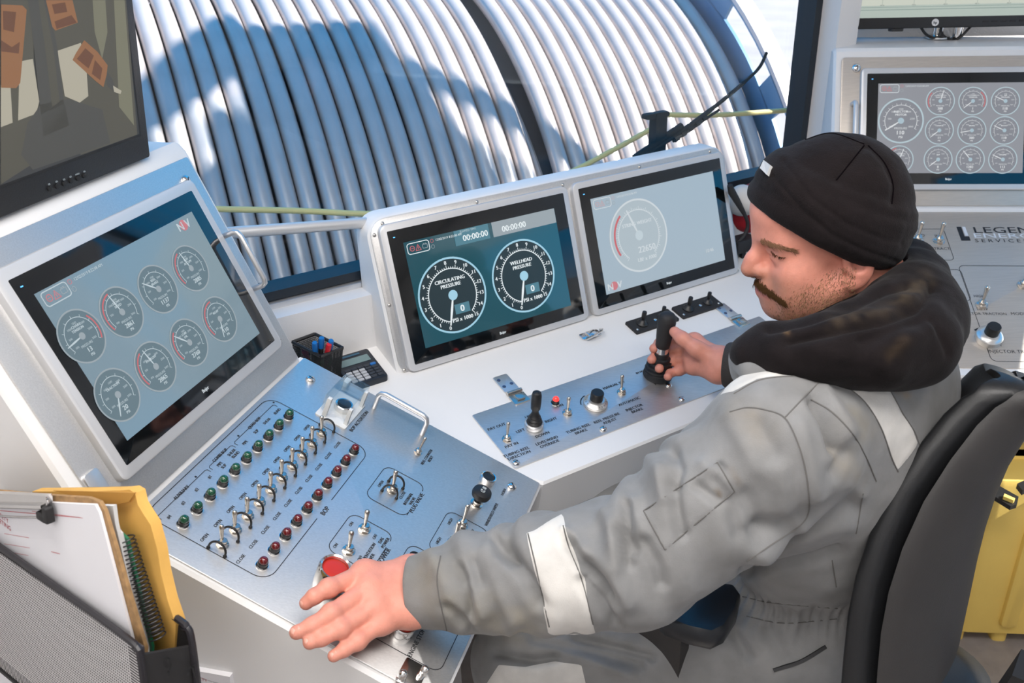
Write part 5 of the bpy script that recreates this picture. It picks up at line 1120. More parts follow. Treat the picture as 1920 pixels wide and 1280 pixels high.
for s in (1, -1): E((.099, s*.0135, -.021), (.0115, .0085, .0088), .006); FH.ell(hd(.104, s*.0075, -.0315), (.006, .0038, .005), .003, 's', HM)
for s in (1, -1):
    C((.1005, 0, -.0455), (.082, s*.025, -.0560), .0052, .0038, .006); C((.0985, 0, -.0550), (.083, s*.021, -.0580), .0062, .0040, .006)
FH.cone(hd(.106, 0, -.0498), hd(.092, .024, -.0570), .0016, .0012, .003, 's')
for s in (1, -1):
    E((-.010, s*.078, -.002), (.019, .0075, .031), .006); E((-.008, s*.083, .003), (.0105, .006, .016), .004, 's'); E((.000, s*.077, -.029), (.0085, .006, .0095), .006); C((.006, s*.076, -.008), (.007, s*.077, .004), .0045, .0045, .005)
FH.cone(hd(-.028, 0, -.03), hd(-.075, 0, -.19), .058, .064, .03)
C((.02, 0, -.072), (-.03, 0, -.12), .045, .05, .03)
# ---- hidden trunk of the body, coarse
FB = Field((-.16, .85, .08), (.82, 1.75, 1.16), .008)
NK = hd(-.06, 0, -.15)
FB.cone(NK, SCN+np.array([0, 0, .0]), .055, .085, .03); FB.cone(SL, SR, .055, .055, .03); FB.ell(SCN-np.array([0, 0, .12]), (.12, .12, .17), .05); FB.cone(SCN-np.array([0, 0, .1]), PEL, .11, .12, .05)
KNL, ANL = np.array([0.005, 1.075, .548]), np.array([.02, 1.17, .13]); KNR, ANR = np.array([.17, 1.40, .57]), np.array([.13, 1.46, .13])
HPL = np.array([.415, 1.085, .59]); HPR = np.array([.55, 1.20, .59])
for a, b, c in ((HPL, KNL, ANL), (HPR, KNR, ANR)): FB.cone(a, b, .07, .05, .03); FB.cone(b, c, .045, .035, .02)
FB.cone(SL, EL, .045, .036, .02); FB.cone(EL, WL, .036, .026, .02); FB.cone(SR, ER, .045, .036, .02); FB.cone(ER, WR, .036, .026, .02)
parts = [f.mesh() for f in (FH, FHL, FHR, FB)]
Ps, Qs, off = [], [], 0; lens_ = []
for i, (P, Q) in enumerate(parts):
    P = relax(P, Q, 1 if i < 3 else 2, .4); Ps.append(P); Qs.append(Q+off); off += len(P); lens_.append(len(P))
BP, BQ = np.concatenate(Ps), np.concatenate(Qs)
# skin colour: base, redder nose, cheeks, knuckles; lips; stubble
skin = np.tile(np.array([.73, .305, .225]), (len(BP), 1))
h = (BP-HO) @ HM.T; ishead = np.arange(len(BP)) < lens_[0]
def gs(c, r): return np.exp(-(((h-np.array(c))/np.array(r))**2).sum(1))*ishead
def mixc(mask, c): global skin; skin = skin*(1-mask[:, None])+np.array(c)*mask[:, None]
nz = vnoise(BP, 60, 3)*.5+vnoise(BP, 160, 4)*.3
for c, r in (((.112, 0, -.015), (.016, .016, .014)),): mixc(gs(c, r)*.75, (.56, .20, .15))
for s in (1, -1): mixc(gs((.06, s*.05, -.02), (.03, .03, .022))*.5, (.60, .25, .18)); mixc(gs((.07, s*.035, -.008), (.02, .02, .006))*.35, (.48, .20, .15)); mixc(gs((-.01, s*.08, -.005), (.02, .02, .03))*.5, (.60, .22, .17))
lip = np.clip(1-np.abs(h[:, 2]+.0515+(.100-h[:, 0])*.28)/.0095, 0, 1)*(h[:, 0] > .078)*(np.abs(h[:, 1]) < .028)*ishead; mixc(np.clip(lip*1.6, 0, 1)*.8, (.42, .13, .115))
st = np.clip((-.020-h[:, 2]-.35*(.06-h[:, 0]))/.02, 0, 1)*np.clip((h[:, 0]+.002)/.02, 0, 1)*(h[:, 2] > -.125)*ishead*(1-np.clip(lip*3, 0, 1)); mixc(np.clip(st, 0, 1)*(.42+.22*nz), (.30, .165, .095))
sb = np.clip((h[:, 2]-.0)/.02, 0, 1)*np.clip((.022-h[:, 0])/.012, 0, 1)*ishead; mixc(sb*.35, (.34, .20, .13))
handm = (~ishead) & (np.arange(len(BP)) < sum(lens_[:3]))
for J in list(lj.values())+list(rj.values()):
    for q, rr2 in ((J[1], .013), (J[2], .009), (J[0], .016), (J[3], .010)): mixc(np.exp(-((BP-q)**2).sum(1)/rr2**2)*handm*.45, (.56, .22, .165))
skin *= (1+.07*nz)[:, None]
def colmat(name, rough=.5, bump=.3, bscale=500, sss=0.0, sheen=0.0, mixnoise=.08, nsc=40, spec=.4):
    m = bpy.data.materials.new(name); m.use_nodes = True; t = m.node_tree; b = t.nodes['Principled BSDF']; a = t.nodes.new('ShaderNodeVertexColor'); a.layer_name = 'tint'
    n = t.nodes.new('ShaderNodeTexNoise'); n.inputs['Scale'].default_value = bscale; n.inputs['Detail'].default_value = 3; tc = t.nodes.new('ShaderNodeTexCoord'); t.links.new(tc.outputs['Object'], n.inputs['Vector'])
    n2 = t.nodes.new('ShaderNodeTexNoise'); n2.inputs['Scale'].default_value = nsc; n2.inputs['Detail'].default_value = 4; t.links.new(tc.outputs['Object'], n2.inputs['Vector'])
    mr = t.nodes.new('ShaderNodeMapRange'); mr.inputs[1].default_value = .3; mr.inputs[2].default_value = .7; mr.inputs[3].default_value = 1-mixnoise; mr.inputs[4].default_value = 1+mixnoise; t.links.new(n2.outputs['Fac'], mr.inputs[0])
    mx = t.nodes.new('ShaderNodeMix'); mx.data_type = 'RGBA'; mx.blend_type = 'MULTIPLY'; mx.inputs[0].default_value = 1; t.links.new(a.outputs['Color'], mx.inputs[6]); t.links.new(mr.outputs[0], mx.inputs[7]); t.links.new(mx.outputs[2], b.inputs['Base Color'])
    bp = t.nodes.new('ShaderNodeBump'); bp.inputs['Strength'].default_value = bump; bp.inputs['Distance'].default_value = .001; t.links.new(n.outputs['Fac'], bp.inputs['Height']); t.links.new(bp.outputs[0], b.inputs['Normal'])
    b.inputs['Roughness'].default_value = rough; b.inputs['Specular IOR Level'].default_value = spec
    if sss: b.inputs['Subsurface Weight'].default_value = sss; b.inputs['Subsurface Radius'].default_value = (.010, .004, .002); b.inputs['Subsurface Scale'].default_value = .5
    if sheen: b.inputs['Sheen Weight'].default_value = sheen
    MATS[name] = m; return m
SKIN = colmat('skin', .48, .35, 420, .12, mixnoise=.05, nsc=90)
man = thing('person', (.5, 1.1, 0), 'man in black beanie, black hood and grey work coverall seated with hands on the controls', 'person')
ML = (.5, 1.1, 0)
BN = normals(BP, BQ)
body_o = link('body', qmesh('body', BP, BQ, [SKIN], ML, cols={'tint': np.clip(skin, 0, 1)}), man)
head_bvh = BVHTree.FromPolygons([tuple(p) for p in Ps[0]], [tuple(q) for q in parts[0][1]])
hand_bvh = BVHTree.FromPolygons([tuple(p) for p in Ps[1]], [tuple(q) for q in parts[1][1]])
def cast(bvh, x, y):
    d = ray(x, y); d = d/np.linalg.norm(d); r = bvh.ray_cast(Vector(CAM), Vector(d)); return (None, None) if r[0] is None else (np.array(r[0]), np.array(r[1]))
# nails
NAILM = mat('fingernail', (.74, .38, .30), .3)
for n_, s_ in (('index', .8), ('middle', 1.0), ('ring', 1.0), ('pinky', .9)):
    J = lj[n_]; ax_ = J[3]-J[2]; ax_ /= np.linalg.norm(ax_); up = PB.n-ax_*(PB.n @ ax_); up /= np.linalg.norm(up); sd = np.cross(ax_, up); r = LR_[n_][3]
    c = J[3]+up*r*.95-ax_*r*.05; mb = MB(); rings = []
    for k, q in ((1, 0), (.9, .0008), (.5, .0016)): rings.append([c+ax_*r*.85*s_*k*math.copysign(abs(math.cos(t))**.7, math.cos(t))+sd*r*.68*k*math.copysign(abs(math.sin(t))**.7, math.sin(t))+up*(q-.0022*math.sin(t)**2*k) for t in np.linspace(0, 2*math.pi, 20, endpoint=False)])
    mb.loft(rings); obj('fingernail', mb, NAILM, man, 60)
# hair strands laid on the face
def strands(nm, specs, m, rad=.00035, label=None):
    V, F = [], []
    for p, n, d, L, r in specs:
        e = np.cross(n, d); e /= np.linalg.norm(e)+1e-9; q1 = p+n*.0003; q2 = p+d*L*.55+n*L*.16; q3 = p+d*L+n*L*.10; b0 = len(V)
        for q, w_ in ((q1, 1), (q2, .8)): V += [q+e*r*w_, q-e*r*w_, q+n*r*1.4*w_]
        V.append(q3)
        for k in range(3): F += [(b0+k, b0+(k+1) % 3, b0+3+(k+1) % 3, b0+3+k), (b0+3+k, b0+3+(k+1) % 3, b0+6)]
    mb = MB(); mb.v = [tuple(v) for v in V]; mb.f = F; mb.m = [0]*len(F); o = obj(nm, mb, m, man); o['kind'] = 'stuff'; return o
rs = np.random.RandomState(5)
def along(bvh, pts, n, spread, dirfn, L, r, jl=.3):
    out = []; P_ = np.array(pts, float); seg = np.linalg.norm(np.diff(P_, axis=0), axis=1); cum = np.concatenate([[0], np.cumsum(seg)])
    for _ in range(n):
        t = rs.rand()*cum[-1]; i = min(np.searchsorted(cum, t, 'right')-1, len(seg)-1); q = P_[i]+(P_[i+1]-P_[i])*((t-cum[i])/seg[i]); f_ = t/cum[-1]
        sp_ = spread(f_) if callable(spread) else spread
        p, nn = cast(bvh, *(q+rs.randn(2)*sp_))
        if p is None: continue
        dpx = dirfn(f_)+rs.randn(2)*.25; a = CX*dpx[0]-CU*dpx[1]; a = a-nn*(a @ nn); a /= np.linalg.norm(a)+1e-9
        out.append((p, nn, a, L*(1+jl*rs.randn()), r))
    return out
BROWN = mat('brown_hair', (.055, .026, .009), .75, spec=.1); FAIR = mat('fair_stubble', (.36, .22, .11), .6); DARKH = mat('dark_stubble', (.10, .055, .028), .6)
mp_ = [(1411, 522), (1419, 529), (1429, 537), (1440, 545), (1452, 553), (1463, 561), (1471, 568)]
strands('mustache', along(head_bvh, mp_, 850, lambda f_: 3.0*(1-.5*f_), lambda f_: np.array([.6+.3*f_, .8]), .0070, .00036), BROWN)
strands('eyebrow', along(head_bvh, [(1427, 449), (1440, 455), (1455, 459), (1472, 465), (1490, 470)], 260, lambda f_: 2.0*(1-.3*f_), lambda f_: np.array([1, .30]), .0068, .00030), mat('eyebrow_hair', (.20, .105, .06), .7, spec=.1))
strands('eyelashes', along(head_bvh, [(1446, 470), (1454, 478), (1464, 482), (1476, 482)], 60, .5, lambda f_: np.array([-.6, .6]), .0038, .00026), BROWN)
bs = []
while len(bs) < 2600:
    x, y = 1440+rs.rand()*165, 500+rs.rand()*112
    lim = 600-.62*(x-1440) if x < 1500 else max(562-.60*(x-1500), 490)
    if y < lim-rs.rand()*26: continue
    p, nn = cast(head_bvh, x, y)
    if p is None: continue
    a = CX*(-.25+rs.randn()*.3)-CU*(.9+rs.randn()*.2); a = a-nn*(a @ nn); a /= np.linalg.norm(a); bs.append((p, nn, a, .0030*(1+.3*rs.randn()), .00020))
strands('beard_stubble', bs[::2], FAIR); strands('beard_stubble', bs[1::4], DARKH)
# ---- beanie
HATB = Field(HO-np.array([.19, .16, .12]), HO+np.array([.19, .16, .21]), .0024)
hc = hd(.002, 0, .052); hr = (.104, .090, .098)
pa_ = np.array([.112, 0, .080]); pb_ = np.array([-.096, 0, -.040]); pn = np.cross(pb_-pa_, np.array([0, 1., 0])); pn = pn/np.linalg.norm(pn); pn = pn if pn[2] > 0 else -pn
pnw = HM.T @ pn; pow_ = hd(*pa_)
def dell(x, y, z):
    d = (x-hc[0], y-hc[1], z-hc[2]); q = [d[0]*HM[i][0]+d[1]*HM[i][1]+d[2]*HM[i][2] for i in range(3)]
    k0 = np.sqrt(sum((q[i]/hr[i])**2 for i in range(3)))+1e-6; k1 = np.sqrt(sum((q[i]/hr[i]**2)**2 for i in range(3)))+1e-6; return k0*(k0-1)/k1
def dpl(x, y, z): return (x-pow_[0])*pnw[0]+(y-pow_[1])*pnw[1]+(z-pow_[2])*pnw[2]
big = (HO-.3, HO+.3)
HATB.op(lambda x, y, z: np.maximum(dell(x, y, z), -dpl(x, y, z)), *big, k=.004)
for o_, r_, e_, w_ in ((.009, .0115, .0015, 0), (.031, .0075, .0035, 1), (.047, .0085, .002, 2), (.062, .0055, .001, 3)):
    def ringd(x, y, z, o_=o_, r_=r_, e_=e_, w_=w_):
        ph = np.arctan2((x-hc[0])*HM[1][0]+(y-hc[1])*HM[1][1]+(z-hc[2])*HM[1][2], (x-hc[0])*HM[0][0]+(y-hc[1])*HM[0][1]+(z-hc[2])*HM[0][2])
        return np.sqrt((dell(x, y, z)-e_)**2+((dpl(x, y, z)-o_-.004*np.sin(ph*2+w_)*(w_ > 0))*.62)**2)-r_*(1-.25*np.cos(ph*1.5+w_))
    HATB.op(ringd, *big, k=.005)
P, Q = HATB.mesh(); P = relax(P, Q, 1, .5); xy = topx(P); N_ = normals(P, Q)
fold = np.zeros(len(P))
for pts, a_, w_ in (([(1620, 275), (1590, 310), (1570, 335)], -.0026, 9), ([(1628, 272), (1660, 305), (1676, 345), (1674, 380)], -.0024, 7), ([(1600, 330), (1640, 330)], .001, 18), ([(1450, 330), (1500, 390), (1560, 440), (1620, 470), (1680, 490)], -.0022, 5), ([(1470, 300), (1520, 370), (1590, 420), (1660, 450), (1690, 455)], -.0018, 5)):
    fold += a_*np.exp(-(dpoly(xy, pts)/w_)**2)
fold += .0010*vnoise(P, 45, 8)+.0004*vnoise(P, 120, 9)
P = P+N_*fold[:, None]
FLEECE = mat('black_fleece', (.0090, .0064, .0070), .9, bump=.5, bscale=600, var=.2, vscale=30, sheen=.05, spec=.15)
beanie = link('beanie', qmesh('beanie', P, Q, [FLEECE], ML), man)
hat_bvh = BVHTree.FromPolygons([tuple(p) for p in P], [tuple(q) for q in Q])
tagp = [cast(hat_bvh, x, y) for x, y in ((1436, 303), (1449, 313), (1442, 331), (1429, 318))]
if all(t[0] is not None for t in tagp):
    mb = MB(); nn = np.mean([t[1] for t in tagp], 0); mb.loft([[t[0]+nn*.0002 for t in tagp], [t[0]+nn*.0045 for t in tagp]]); obj('label_tag', mb, mat('tag_grey', (.52, .52, .52), .6), man, label='small grey cloth tag on the beanie')
mb = MB()
for pts in ([(1620, 273), (1592, 308), (1568, 338)], [(1628, 273), (1658, 305), (1674, 345), (1672, 382)], [(1510, 262), (1560, 250), (1620, 270)]):
    c = [cast(hat_bvh, *q)[0] for q in arc([np.array([*p_, 0]) for p_ in pts], 8) for q in [q[:2]]]; c = [q for q in c if q is not None]
    if len(c) > 3: mb = MB(); mb.tube(c, .0010, 5); obj('seam', mb, mat('black_thread', (.004, .003, .004), 1.0, spec=0.0), beanie)
# ---- coverall
FC = Field((-.20, .78, .40), (.84, 1.75, 1.20), .0042)
FR3 = np.array([TR, TF, _z])
def torso(F, g=0.0):
    F.ell(SCN-_z*.10-TF*.005, (.200+g, .122+g, .20), .05, R=FR3)
    F.ell(np.array([.465, 1.115, .82])-TF*.005, (.178+g, .132+g, .17), .06, R=FR3)
    F.ell(PEL+_z*.0, (.195+g, .150+g, .135), .05, R=FR3)
    F.ell(SCN-TF*.040-_z*.04, (.190+g, .095+g, .16), .05, R=FR3)
    F.cone(SCN+_z*.025-TF*.025, SL+_z*.012, .070+g, .082+g, .04); F.cone(SCN+_z*.025-TF*.025, SR+_z*.012, .070+g, .078+g, .04)
torso(FC)
FC.chain([(SL, .088), (SL+(EL-SL)*.5, .083), (EL, .080), (EL+(WL-EL)*.35, .070), (EL+(WL-EL)*.72, .058), (WL+(EL-WL)*.02, .049)], .03)
FC.chain([(SR, .085), (SR+(ER-SR)*.5, .078), (ER, .068), (ER+(WR-ER)*.3, .058), (WR+(ER-WR)*.52, .050)], .03)
FC.chain([(HPL, .112), (HPL+(KNL-HPL)*.5, .100), (KNL, .082)], .03); FC.chain([(HPR, .112), (HPR+(KNR-HPR)*.5, .098), (KNR, .082)], .03)
FC.cone(KNL, ANL, .082, .066, .02); FC.cone(KNR, ANR, .082, .066, .02)
# waistband pinch
wc = np.array([.470, 1.13, .695])
def wring(x, y, z):
    u_ = (x-wc[0])*TR[0]+(y-wc[1])*TR[1]; v_ = (x-wc[0])*TF[0]+(y-wc[1])*TF[1]; k0 = np.sqrt((u_/.192)**2+(v_/.147)**2); return np.sqrt(((k0-1)*.17)**2+((z-wc[2])*.8)**2)-.016
FC.op(wring, wc-.25, wc+.25, .018, 's')
P, Q = FC.mesh(); P = relax(P, Q, 3, .5); N_ = normals(P, Q); xy = topx(P); vis = np.clip((N_*(CAM-P)/np.linalg.norm(CAM-P, axis=1)[:, None]).sum(1)*3+.4, 0, 1)
# hollow cuffs: push the sleeve end in around the wrists
for W_, E_ in ((WL, EL), (WR, ER)):
    ax_ = (W_-E_)/np.linalg.norm(W_-E_); t = (P-W_) @ ax_; near = (np.linalg.norm(P-W_, axis=1) < .075) & (t > .004); P[near] -= ax_*(t[near]-.004)[:, None]
folds = [  # pixels of crease lines, depth in mm (minus = valley), half width px
 ([(947, 1024), (967, 1053), (993, 1090), (1012, 1130)], -8, 12), ([(929, 1010), (938, 1035), (955, 1052)], -7, 9), ([(860, 1062), (877, 1110), (882, 1156)], -6, 9), ([(840, 1138), (866, 1170), (884, 1186)], -6, 9),
 ([(886, 1050), (898, 1092)], -4, 8), ([(905, 1030), (925, 1080), (945, 1130), (960, 1160)], 3.5, 14), ([(820, 1050), (840, 1100), (850, 1150)], 3, 14), ([(880, 1100), (905, 1150)], 3, 12),
 ([(1070, 1018), (1093, 1055), (1125, 1090), (1142, 1122)], -9, 13), ([(1092, 1088), (1120, 1130), (1150, 1166)], -7, 10), ([(1166, 995), (1178, 1058)], -6, 9), ([(1208, 1012), (1232, 1058), (1242, 1095)], -5, 12), ([(1100, 1030), (1150, 1080), (1180, 1130)], 4, 16), ([(1060, 995), (1080, 1012), (1095, 1040)], 4, 9),
 ([(1130, 960), (1150, 1000), (1160, 1060)], 4, 14), ([(1176, 948), (1174, 1000), (1190, 1030)], -6, 10), ([(1190, 940), (1205, 1000)], 4, 14), ([(1262, 915), (1270, 965), (1278, 1000)], -6, 11), ([(1306, 908), (1345, 938)], -5, 9), ([(1258, 845), (1270, 875), (1262, 905)], -6, 11), ([(1345, 905), (1375, 955), (1385, 1000)], -4, 14), ([(1395, 930), (1430, 990)], -4, 16), ([(1240, 880), (1250, 930)], 4, 14),
 ([(1528, 748), (1552, 790), (1570, 842)], -10, 11), ([(1545, 735), (1580, 790), (1600, 830)], 5, 14), ([(1600, 828), (1585, 860), (1566, 888)], -5, 13), ([(1500, 800), (1520, 870), (1530, 930)], 4, 18), ([(1465, 880), (1470, 960)], 3, 20),
 ([(1400, 1074), (1457, 1056), (1520, 1050), (1575, 1035)], -8, 11), ([(1430, 1040), (1500, 1000), (1580, 975)], 7, 24), ([(1420, 1000), (1500, 975), (1590, 940)], -6, 18), ([(1505, 985), (1560, 960), (1610, 925)], 5, 16),
 ([(1370, 780), (1400, 830), (1420, 880)], 3, 22), ([(1320, 870), (1360, 900)], 3, 16), ([(1420, 800), (1450, 850)], -3, 20),
 ([(1000, 1200), (1100, 1222), (1200, 1250)], -6, 10), ([(960, 1190), (1060, 1215), (1180, 1262)], 5, 14), ([(1080, 1195), (1180, 1222), (1220, 1232)], -6, 9), ([(930, 1225), (1000, 1238), (1040, 1232)], -7, 9), ([(1380, 1190), (1400, 1230)], -6, 12), ([(1440, 1180), (1470, 1230)], -5, 16), ([(1530, 1150), (1500, 1200)], -4, 18)]
D_ = np.zeros(len(P))
for pts, a_, w_ in folds:
    d = dpoly(xy, pts); L = (a_*2.0/1000.)*np.exp(-(d/w_)**2); D_ += L
D_ *= vis
tA = (P-EL) @ (WL-EL)/((WL-EL) @ (WL-EL)); qA = P-EL-np.clip(tA, -.3, 1)[:, None]*(WL-EL); nearA = (np.linalg.norm(qA, axis=1) < .11)*np.clip((tA+.15)/.2, 0, 1)*np.clip((1.0-tA)/.12, 0, 1)
angA = np.arctan2(qA @ _z, qA @ np.array([0, -1., 0])); rp_n = vnoise(P, 9, 51); D_ += nearA*.0042*np.sin(2*math.pi*(tA*5.2+.5*np.sin(angA+1)+1.3*rp_n))*np.clip(.45+.9*vnoise(P, 12, 52), 0, 1)
tB = (P-SL) @ (EL-SL)/((EL-SL) @ (EL-SL)); qB = P-SL-np.clip(tB, 0, 1)[:, None]*(EL-SL); nearB = (np.linalg.norm(qB, axis=1) < .12)*np.clip((tB-.1)/.3, 0, 1)*np.clip((1.1-tB)/.2, 0, 1)
D_ += nearB*.0040*np.sin(2*math.pi*(tB*3.4+.6*np.sin(np.arctan2(qB @ _z, qB @ np.array([0, -1., 0])))+1.5*rp_n))*np.clip(.4+.9*vnoise(P, 11, 53), 0, 1)
torso_n = .0022*vnoise(P, 14, 11)+.0016*vnoise(P, 30, 12)+.0006*vnoise(P, 70, 13)
P = P+N_*(D_+torso_n)[:, None]
# gathered elastic at the waist
gw = np.exp(-((P[:, 2]-.70)/.030)**2)*(np.linalg.norm((P-wc)[:, :2], axis=1) < .27)*(P[:, 1] < 1.35); ph = np.arctan2((P-wc)[:, 1], (P-wc)[:, 0]); P += N_*(gw*.0035*np.sin(ph*64))[:, None]
# raised tape, pocket and yoke edges
tape_arm = [(988, 1000), (1055, 962), (1066, 1010), (1090, 1080), (1116, 1182), (1060, 1190), (1028, 1180), (1008, 1100)]
tape_back = [(1555, 676), (1600, 680), (1640, 692), (1668, 730), (1690, 770), (1712, 805), (1722, 832), (1684, 882), (1672, 856), (1652, 800), (1622, 752), (1585, 722), (1545, 704)]
tape_front = [(1376, 735), (1420, 712), (1470, 705), (1545, 705), (1558, 676), (1500, 668), (1440, 672), (1388, 690), (1350, 740)]
tape_leg = [(935, 1246), (985, 1250), (1040, 1240), (1090, 1246), (1100, 1290), (900, 1300)]
pocket = [(1207, 957), (1345, 867), (1377, 921), (1247, 1030)]
tp_ = np.maximum.reduce([spoly(xy, q) for q in (tape_arm, tape_back, tape_front, tape_leg)])
P += N_*(np.clip(tp_/3, 0, 1)*.0013+np.clip(spoly(xy, pocket)/3, 0, 1)*.0022)[:, None]*vis[:, None]
P = relax(P, Q, 1, .25)
cov = np.tile(np.array([.225, .225, .226]), (len(P), 1))
def cmix(m_, c): global cov; cov = cov*(1-m_[:, None])+np.array(c)*m_[:, None]
wear = vnoise(P, 22, 21)*.6+vnoise(P, 55, 22)*.4; cmix(np.clip(wear, 0, 1)*.4, (.28, .275, .268)); cmix(np.clip(-wear, 0, 1)*.35, (.165, .158, .145))
def stain(pts, w_, c, a_): cmix(np.exp(-(dpoly(xy, pts)/w_)**2)*a_*np.clip(.7+.5*vnoise(P, 70, 23), 0, 1), c)
stain([(800, 1060), (830, 1140)], 45, (.235, .215, .175), .7); stain([(900, 1150), (980, 1170)], 40, (.30, .265, .20), .6); stain([(1385, 770), (1425, 800)], 32, (.25, .22, .18), .6); stain([(1600, 780), (1625, 810)], 22, (.22, .19, .14), .6); stain([(1585, 860), (1600, 890)], 22, (.26, .22, .16), .5)
stain([(1354, 868), (1362, 876)], 6, (.02, .02, .02), .95); stain([(1345, 920), (1350, 928)], 5, (.14, .10, .06), .7); stain([(1372, 880), (1385, 905)], 8, (.13, .10, .07), .6); stain([(1680, 725), (1700, 740)], 9, (.30, .21, .12), .6)
FABRIC = bpy.data.materials.new('grey_work_fabric'); FABRIC.use_nodes = True; t = FABRIC.node_tree; b = t.nodes['Principled BSDF']
va = t.nodes.new('ShaderNodeVertexColor'); va.layer_name = 'tint'; at_ = t.nodes.new('ShaderNodeAttribute'); at_.attribute_name = 'tape'; gt = t.nodes.new('ShaderNodeMath'); gt.operation = 'GREATER_THAN'; gt.inputs[1].default_value = 0.0; t.links.new(at_.outputs['Fac'], gt.inputs[0])
tc = t.nodes.new('ShaderNodeTexCoord'); nn_ = t.nodes.new('ShaderNodeTexNoise'); nn_.inputs['Scale'].default_value = 26; nn_.inputs['Detail'].default_value = 6; t.links.new(tc.outputs['Object'], nn_.inputs['Vector'])
mr = t.nodes.new('ShaderNodeMapRange'); mr.inputs[1].default_value = .3; mr.inputs[2].default_value = .7; mr.inputs[3].default_value = .86; mr.inputs[4].default_value = 1.12; t.links.new(nn_.outputs['Fac'], mr.inputs[0])
m1 = t.nodes.new('ShaderNodeMix'); m1.data_type = 'RGBA'; m1.inputs[7].default_value = (.62, .60, .57, 1); t.links.new(gt.outputs[0], m1.inputs[0]); t.links.new(va.outputs['Color'], m1.inputs[6])
m2 = t.nodes.new('ShaderNodeMix'); m2.data_type = 'RGBA'; m2.blend_type = 'MULTIPLY'; m2.inputs[0].default_value = .8; t.links.new(m1.outputs[2], m2.inputs[6]); t.links.new(mr.outputs[0], m2.inputs[7]); t.links.new(m2.outputs[2], b.inputs['Base Color'])
wv = t.nodes.new('ShaderNodeTexNoise'); wv.inputs['Scale'].default_value = 700; t.links.new(tc.outputs['Object'], wv.inputs['Vector']); bp = t.nodes.new('ShaderNodeBump'); bp.inputs['Strength'].default_value = .25; bp.inputs['Distance'].default_value = .001; t.links.new(wv.outputs['Fac'], bp.inputs['Height']); t.links.new(bp.outputs[0], b.inputs['Normal'])
b.inputs['Roughness'].default_value = .82; b.inputs['Specular IOR Level'].default_value = .2; b.inputs['Sheen Weight'].default_value = .15
cvr = link('coverall', qmesh('coverall', P, Q, [FABRIC], ML, attrs={'tape': tp_}, cols={'tint': np.clip(cov, 0, 1)}), man)
cov_bvh = BVHTree.FromPolygons([tuple(p) for p in P], [tuple(q) for q in Q])
SEAMM = mat('seam_thread', (.13, .125, .12), .9); ZIPM = mat('zip_black', (.02, .02, .022), .5)
def emit(run, r):
    mb = MB(); mb.tube(run, r, 5); obj('seam' if r < .002 else 'zipper', mb, SEAMM if r < .002 else ZIPM, cvr)
def seam_on(bvh, pts, r, mb, lift=.0002):
    c = [cast(bvh, q[0], q[1]) for q in arc([np.array([*p_, 0]) for p_ in pts], 7)]; run = []
    for p, n in c:
        if p is None or (run and np.linalg.norm(p-run[-1]) > .03):
            if len(run) > 2: emit(run, r)
            run = []
        if p is not None: run.append(p+n*lift)
    if len(run) > 2: emit(run, r)
mb = MB()
for pts in ([(1368, 772), (1400, 764), (1435, 768), (1470, 782), (1492, 820), (1508, 870), (1516, 920), (1516, 960), (1500, 985), (1460, 1012), (1400, 1052)], [(1562, 674), (1545, 706), (1510, 742), (1472, 782)], [(1520, 748), (1560, 772), (1600, 815), (1625, 860), (1643, 902)], [(1376, 738), (1420, 714), (1470, 706), (1545, 706)], [(1545, 706), (1585, 724), (1622, 754), (1652, 802), (1672, 858), (1684, 884)], [(1640, 694), (1670, 734), (1692, 774), (1714, 808), (1724, 834)],
            [(1207, 957), (1345, 867)], [(1345, 867), (1377, 921)], [(1377, 921), (1247, 1030)], [(1247, 1030), (1207, 957)], [(826, 1042), (820, 1080), (824, 1120), (838, 1182)], [(990, 1000), (1008, 1075), (1030, 1175)], [(1056, 985), (1068, 1030), (1090, 1085), (1112, 1170)], [(1618, 925), (1605, 1000)], [(1560, 1050), (1568, 1100)], [(1392, 1118), (1450, 1130), (1570, 1140)], [(1400, 1155), (1470, 1168), (1570, 1160)]):
    seam_on(cov_bvh, pts, .0009, mb)
mb = MB(); seam_on(cov_bvh, [(1450, 1256), (1500, 1240), (1548, 1212)], .0035, mb)
# cuff of the right sleeve, dark, and the turned collar
CUFF = mat('dark_cuff_knit', (.045, .038, .034), .85, bump=.4, bscale=300)
ax_ = (ER-WR)/np.linalg.norm(ER-WR); mb = MB(); mb.lathe(WR-ax_*.002, ax_, [(.030, .010), (.036, .002), (.040, 0), (.043, .004), (.046, .02), (.050, .06), (.054, .15)], 28); obj('cuff', mb, CUFF, cvr, 60)
FK = Field((.1, .85, .95), (.65, 1.35, 1.20), .0035)
FK.chain([(_at(1402, 672, 1.135), .014), (_at(1420, 690, 1.10), .018), (_at(1455, 682, 1.085), .018), (_at(1500, 668, 1.08), .014)], .02); FK.chain([(_at(1400, 664, 1.15), .013), (_at(1397, 700, 1.15), .013), (_at(1402, 724, 1.14), .012)], .012); FK.cone(_at(1402, 672, 1.135), _at(1500, 662, 1.085), .016, .014, .03)
P, Q = FK.mesh(); P = relax(P, Q, 2, .5); N_ = normals(P, Q); xy = topx(P); P += N_*(.0012*vnoise(P, 60, 31))[:, None]
cl = np.tile(np.array([.235, .237, .238]), (len(P), 1)); link('collar', qmesh('collar', P, Q, [FABRIC], ML, attrs={'tape': np.full(len(P), -1.)}, cols={'tint': cl}), cvr)
FT = Field((-.20, .85, .10), (.40, 1.65, .50), .007)
for k_, a_ in ((KNL, ANL), (KNR, ANR)): FT.cone(k_-(a_-k_)*.0, a_-_z*.01, .082, .072, .02)
P, Q = FT.mesh(); P = relax(P, Q, 2, .5); N_ = normals(P, Q); P += N_*(.004*vnoise(P, 22, 61))[:, None]
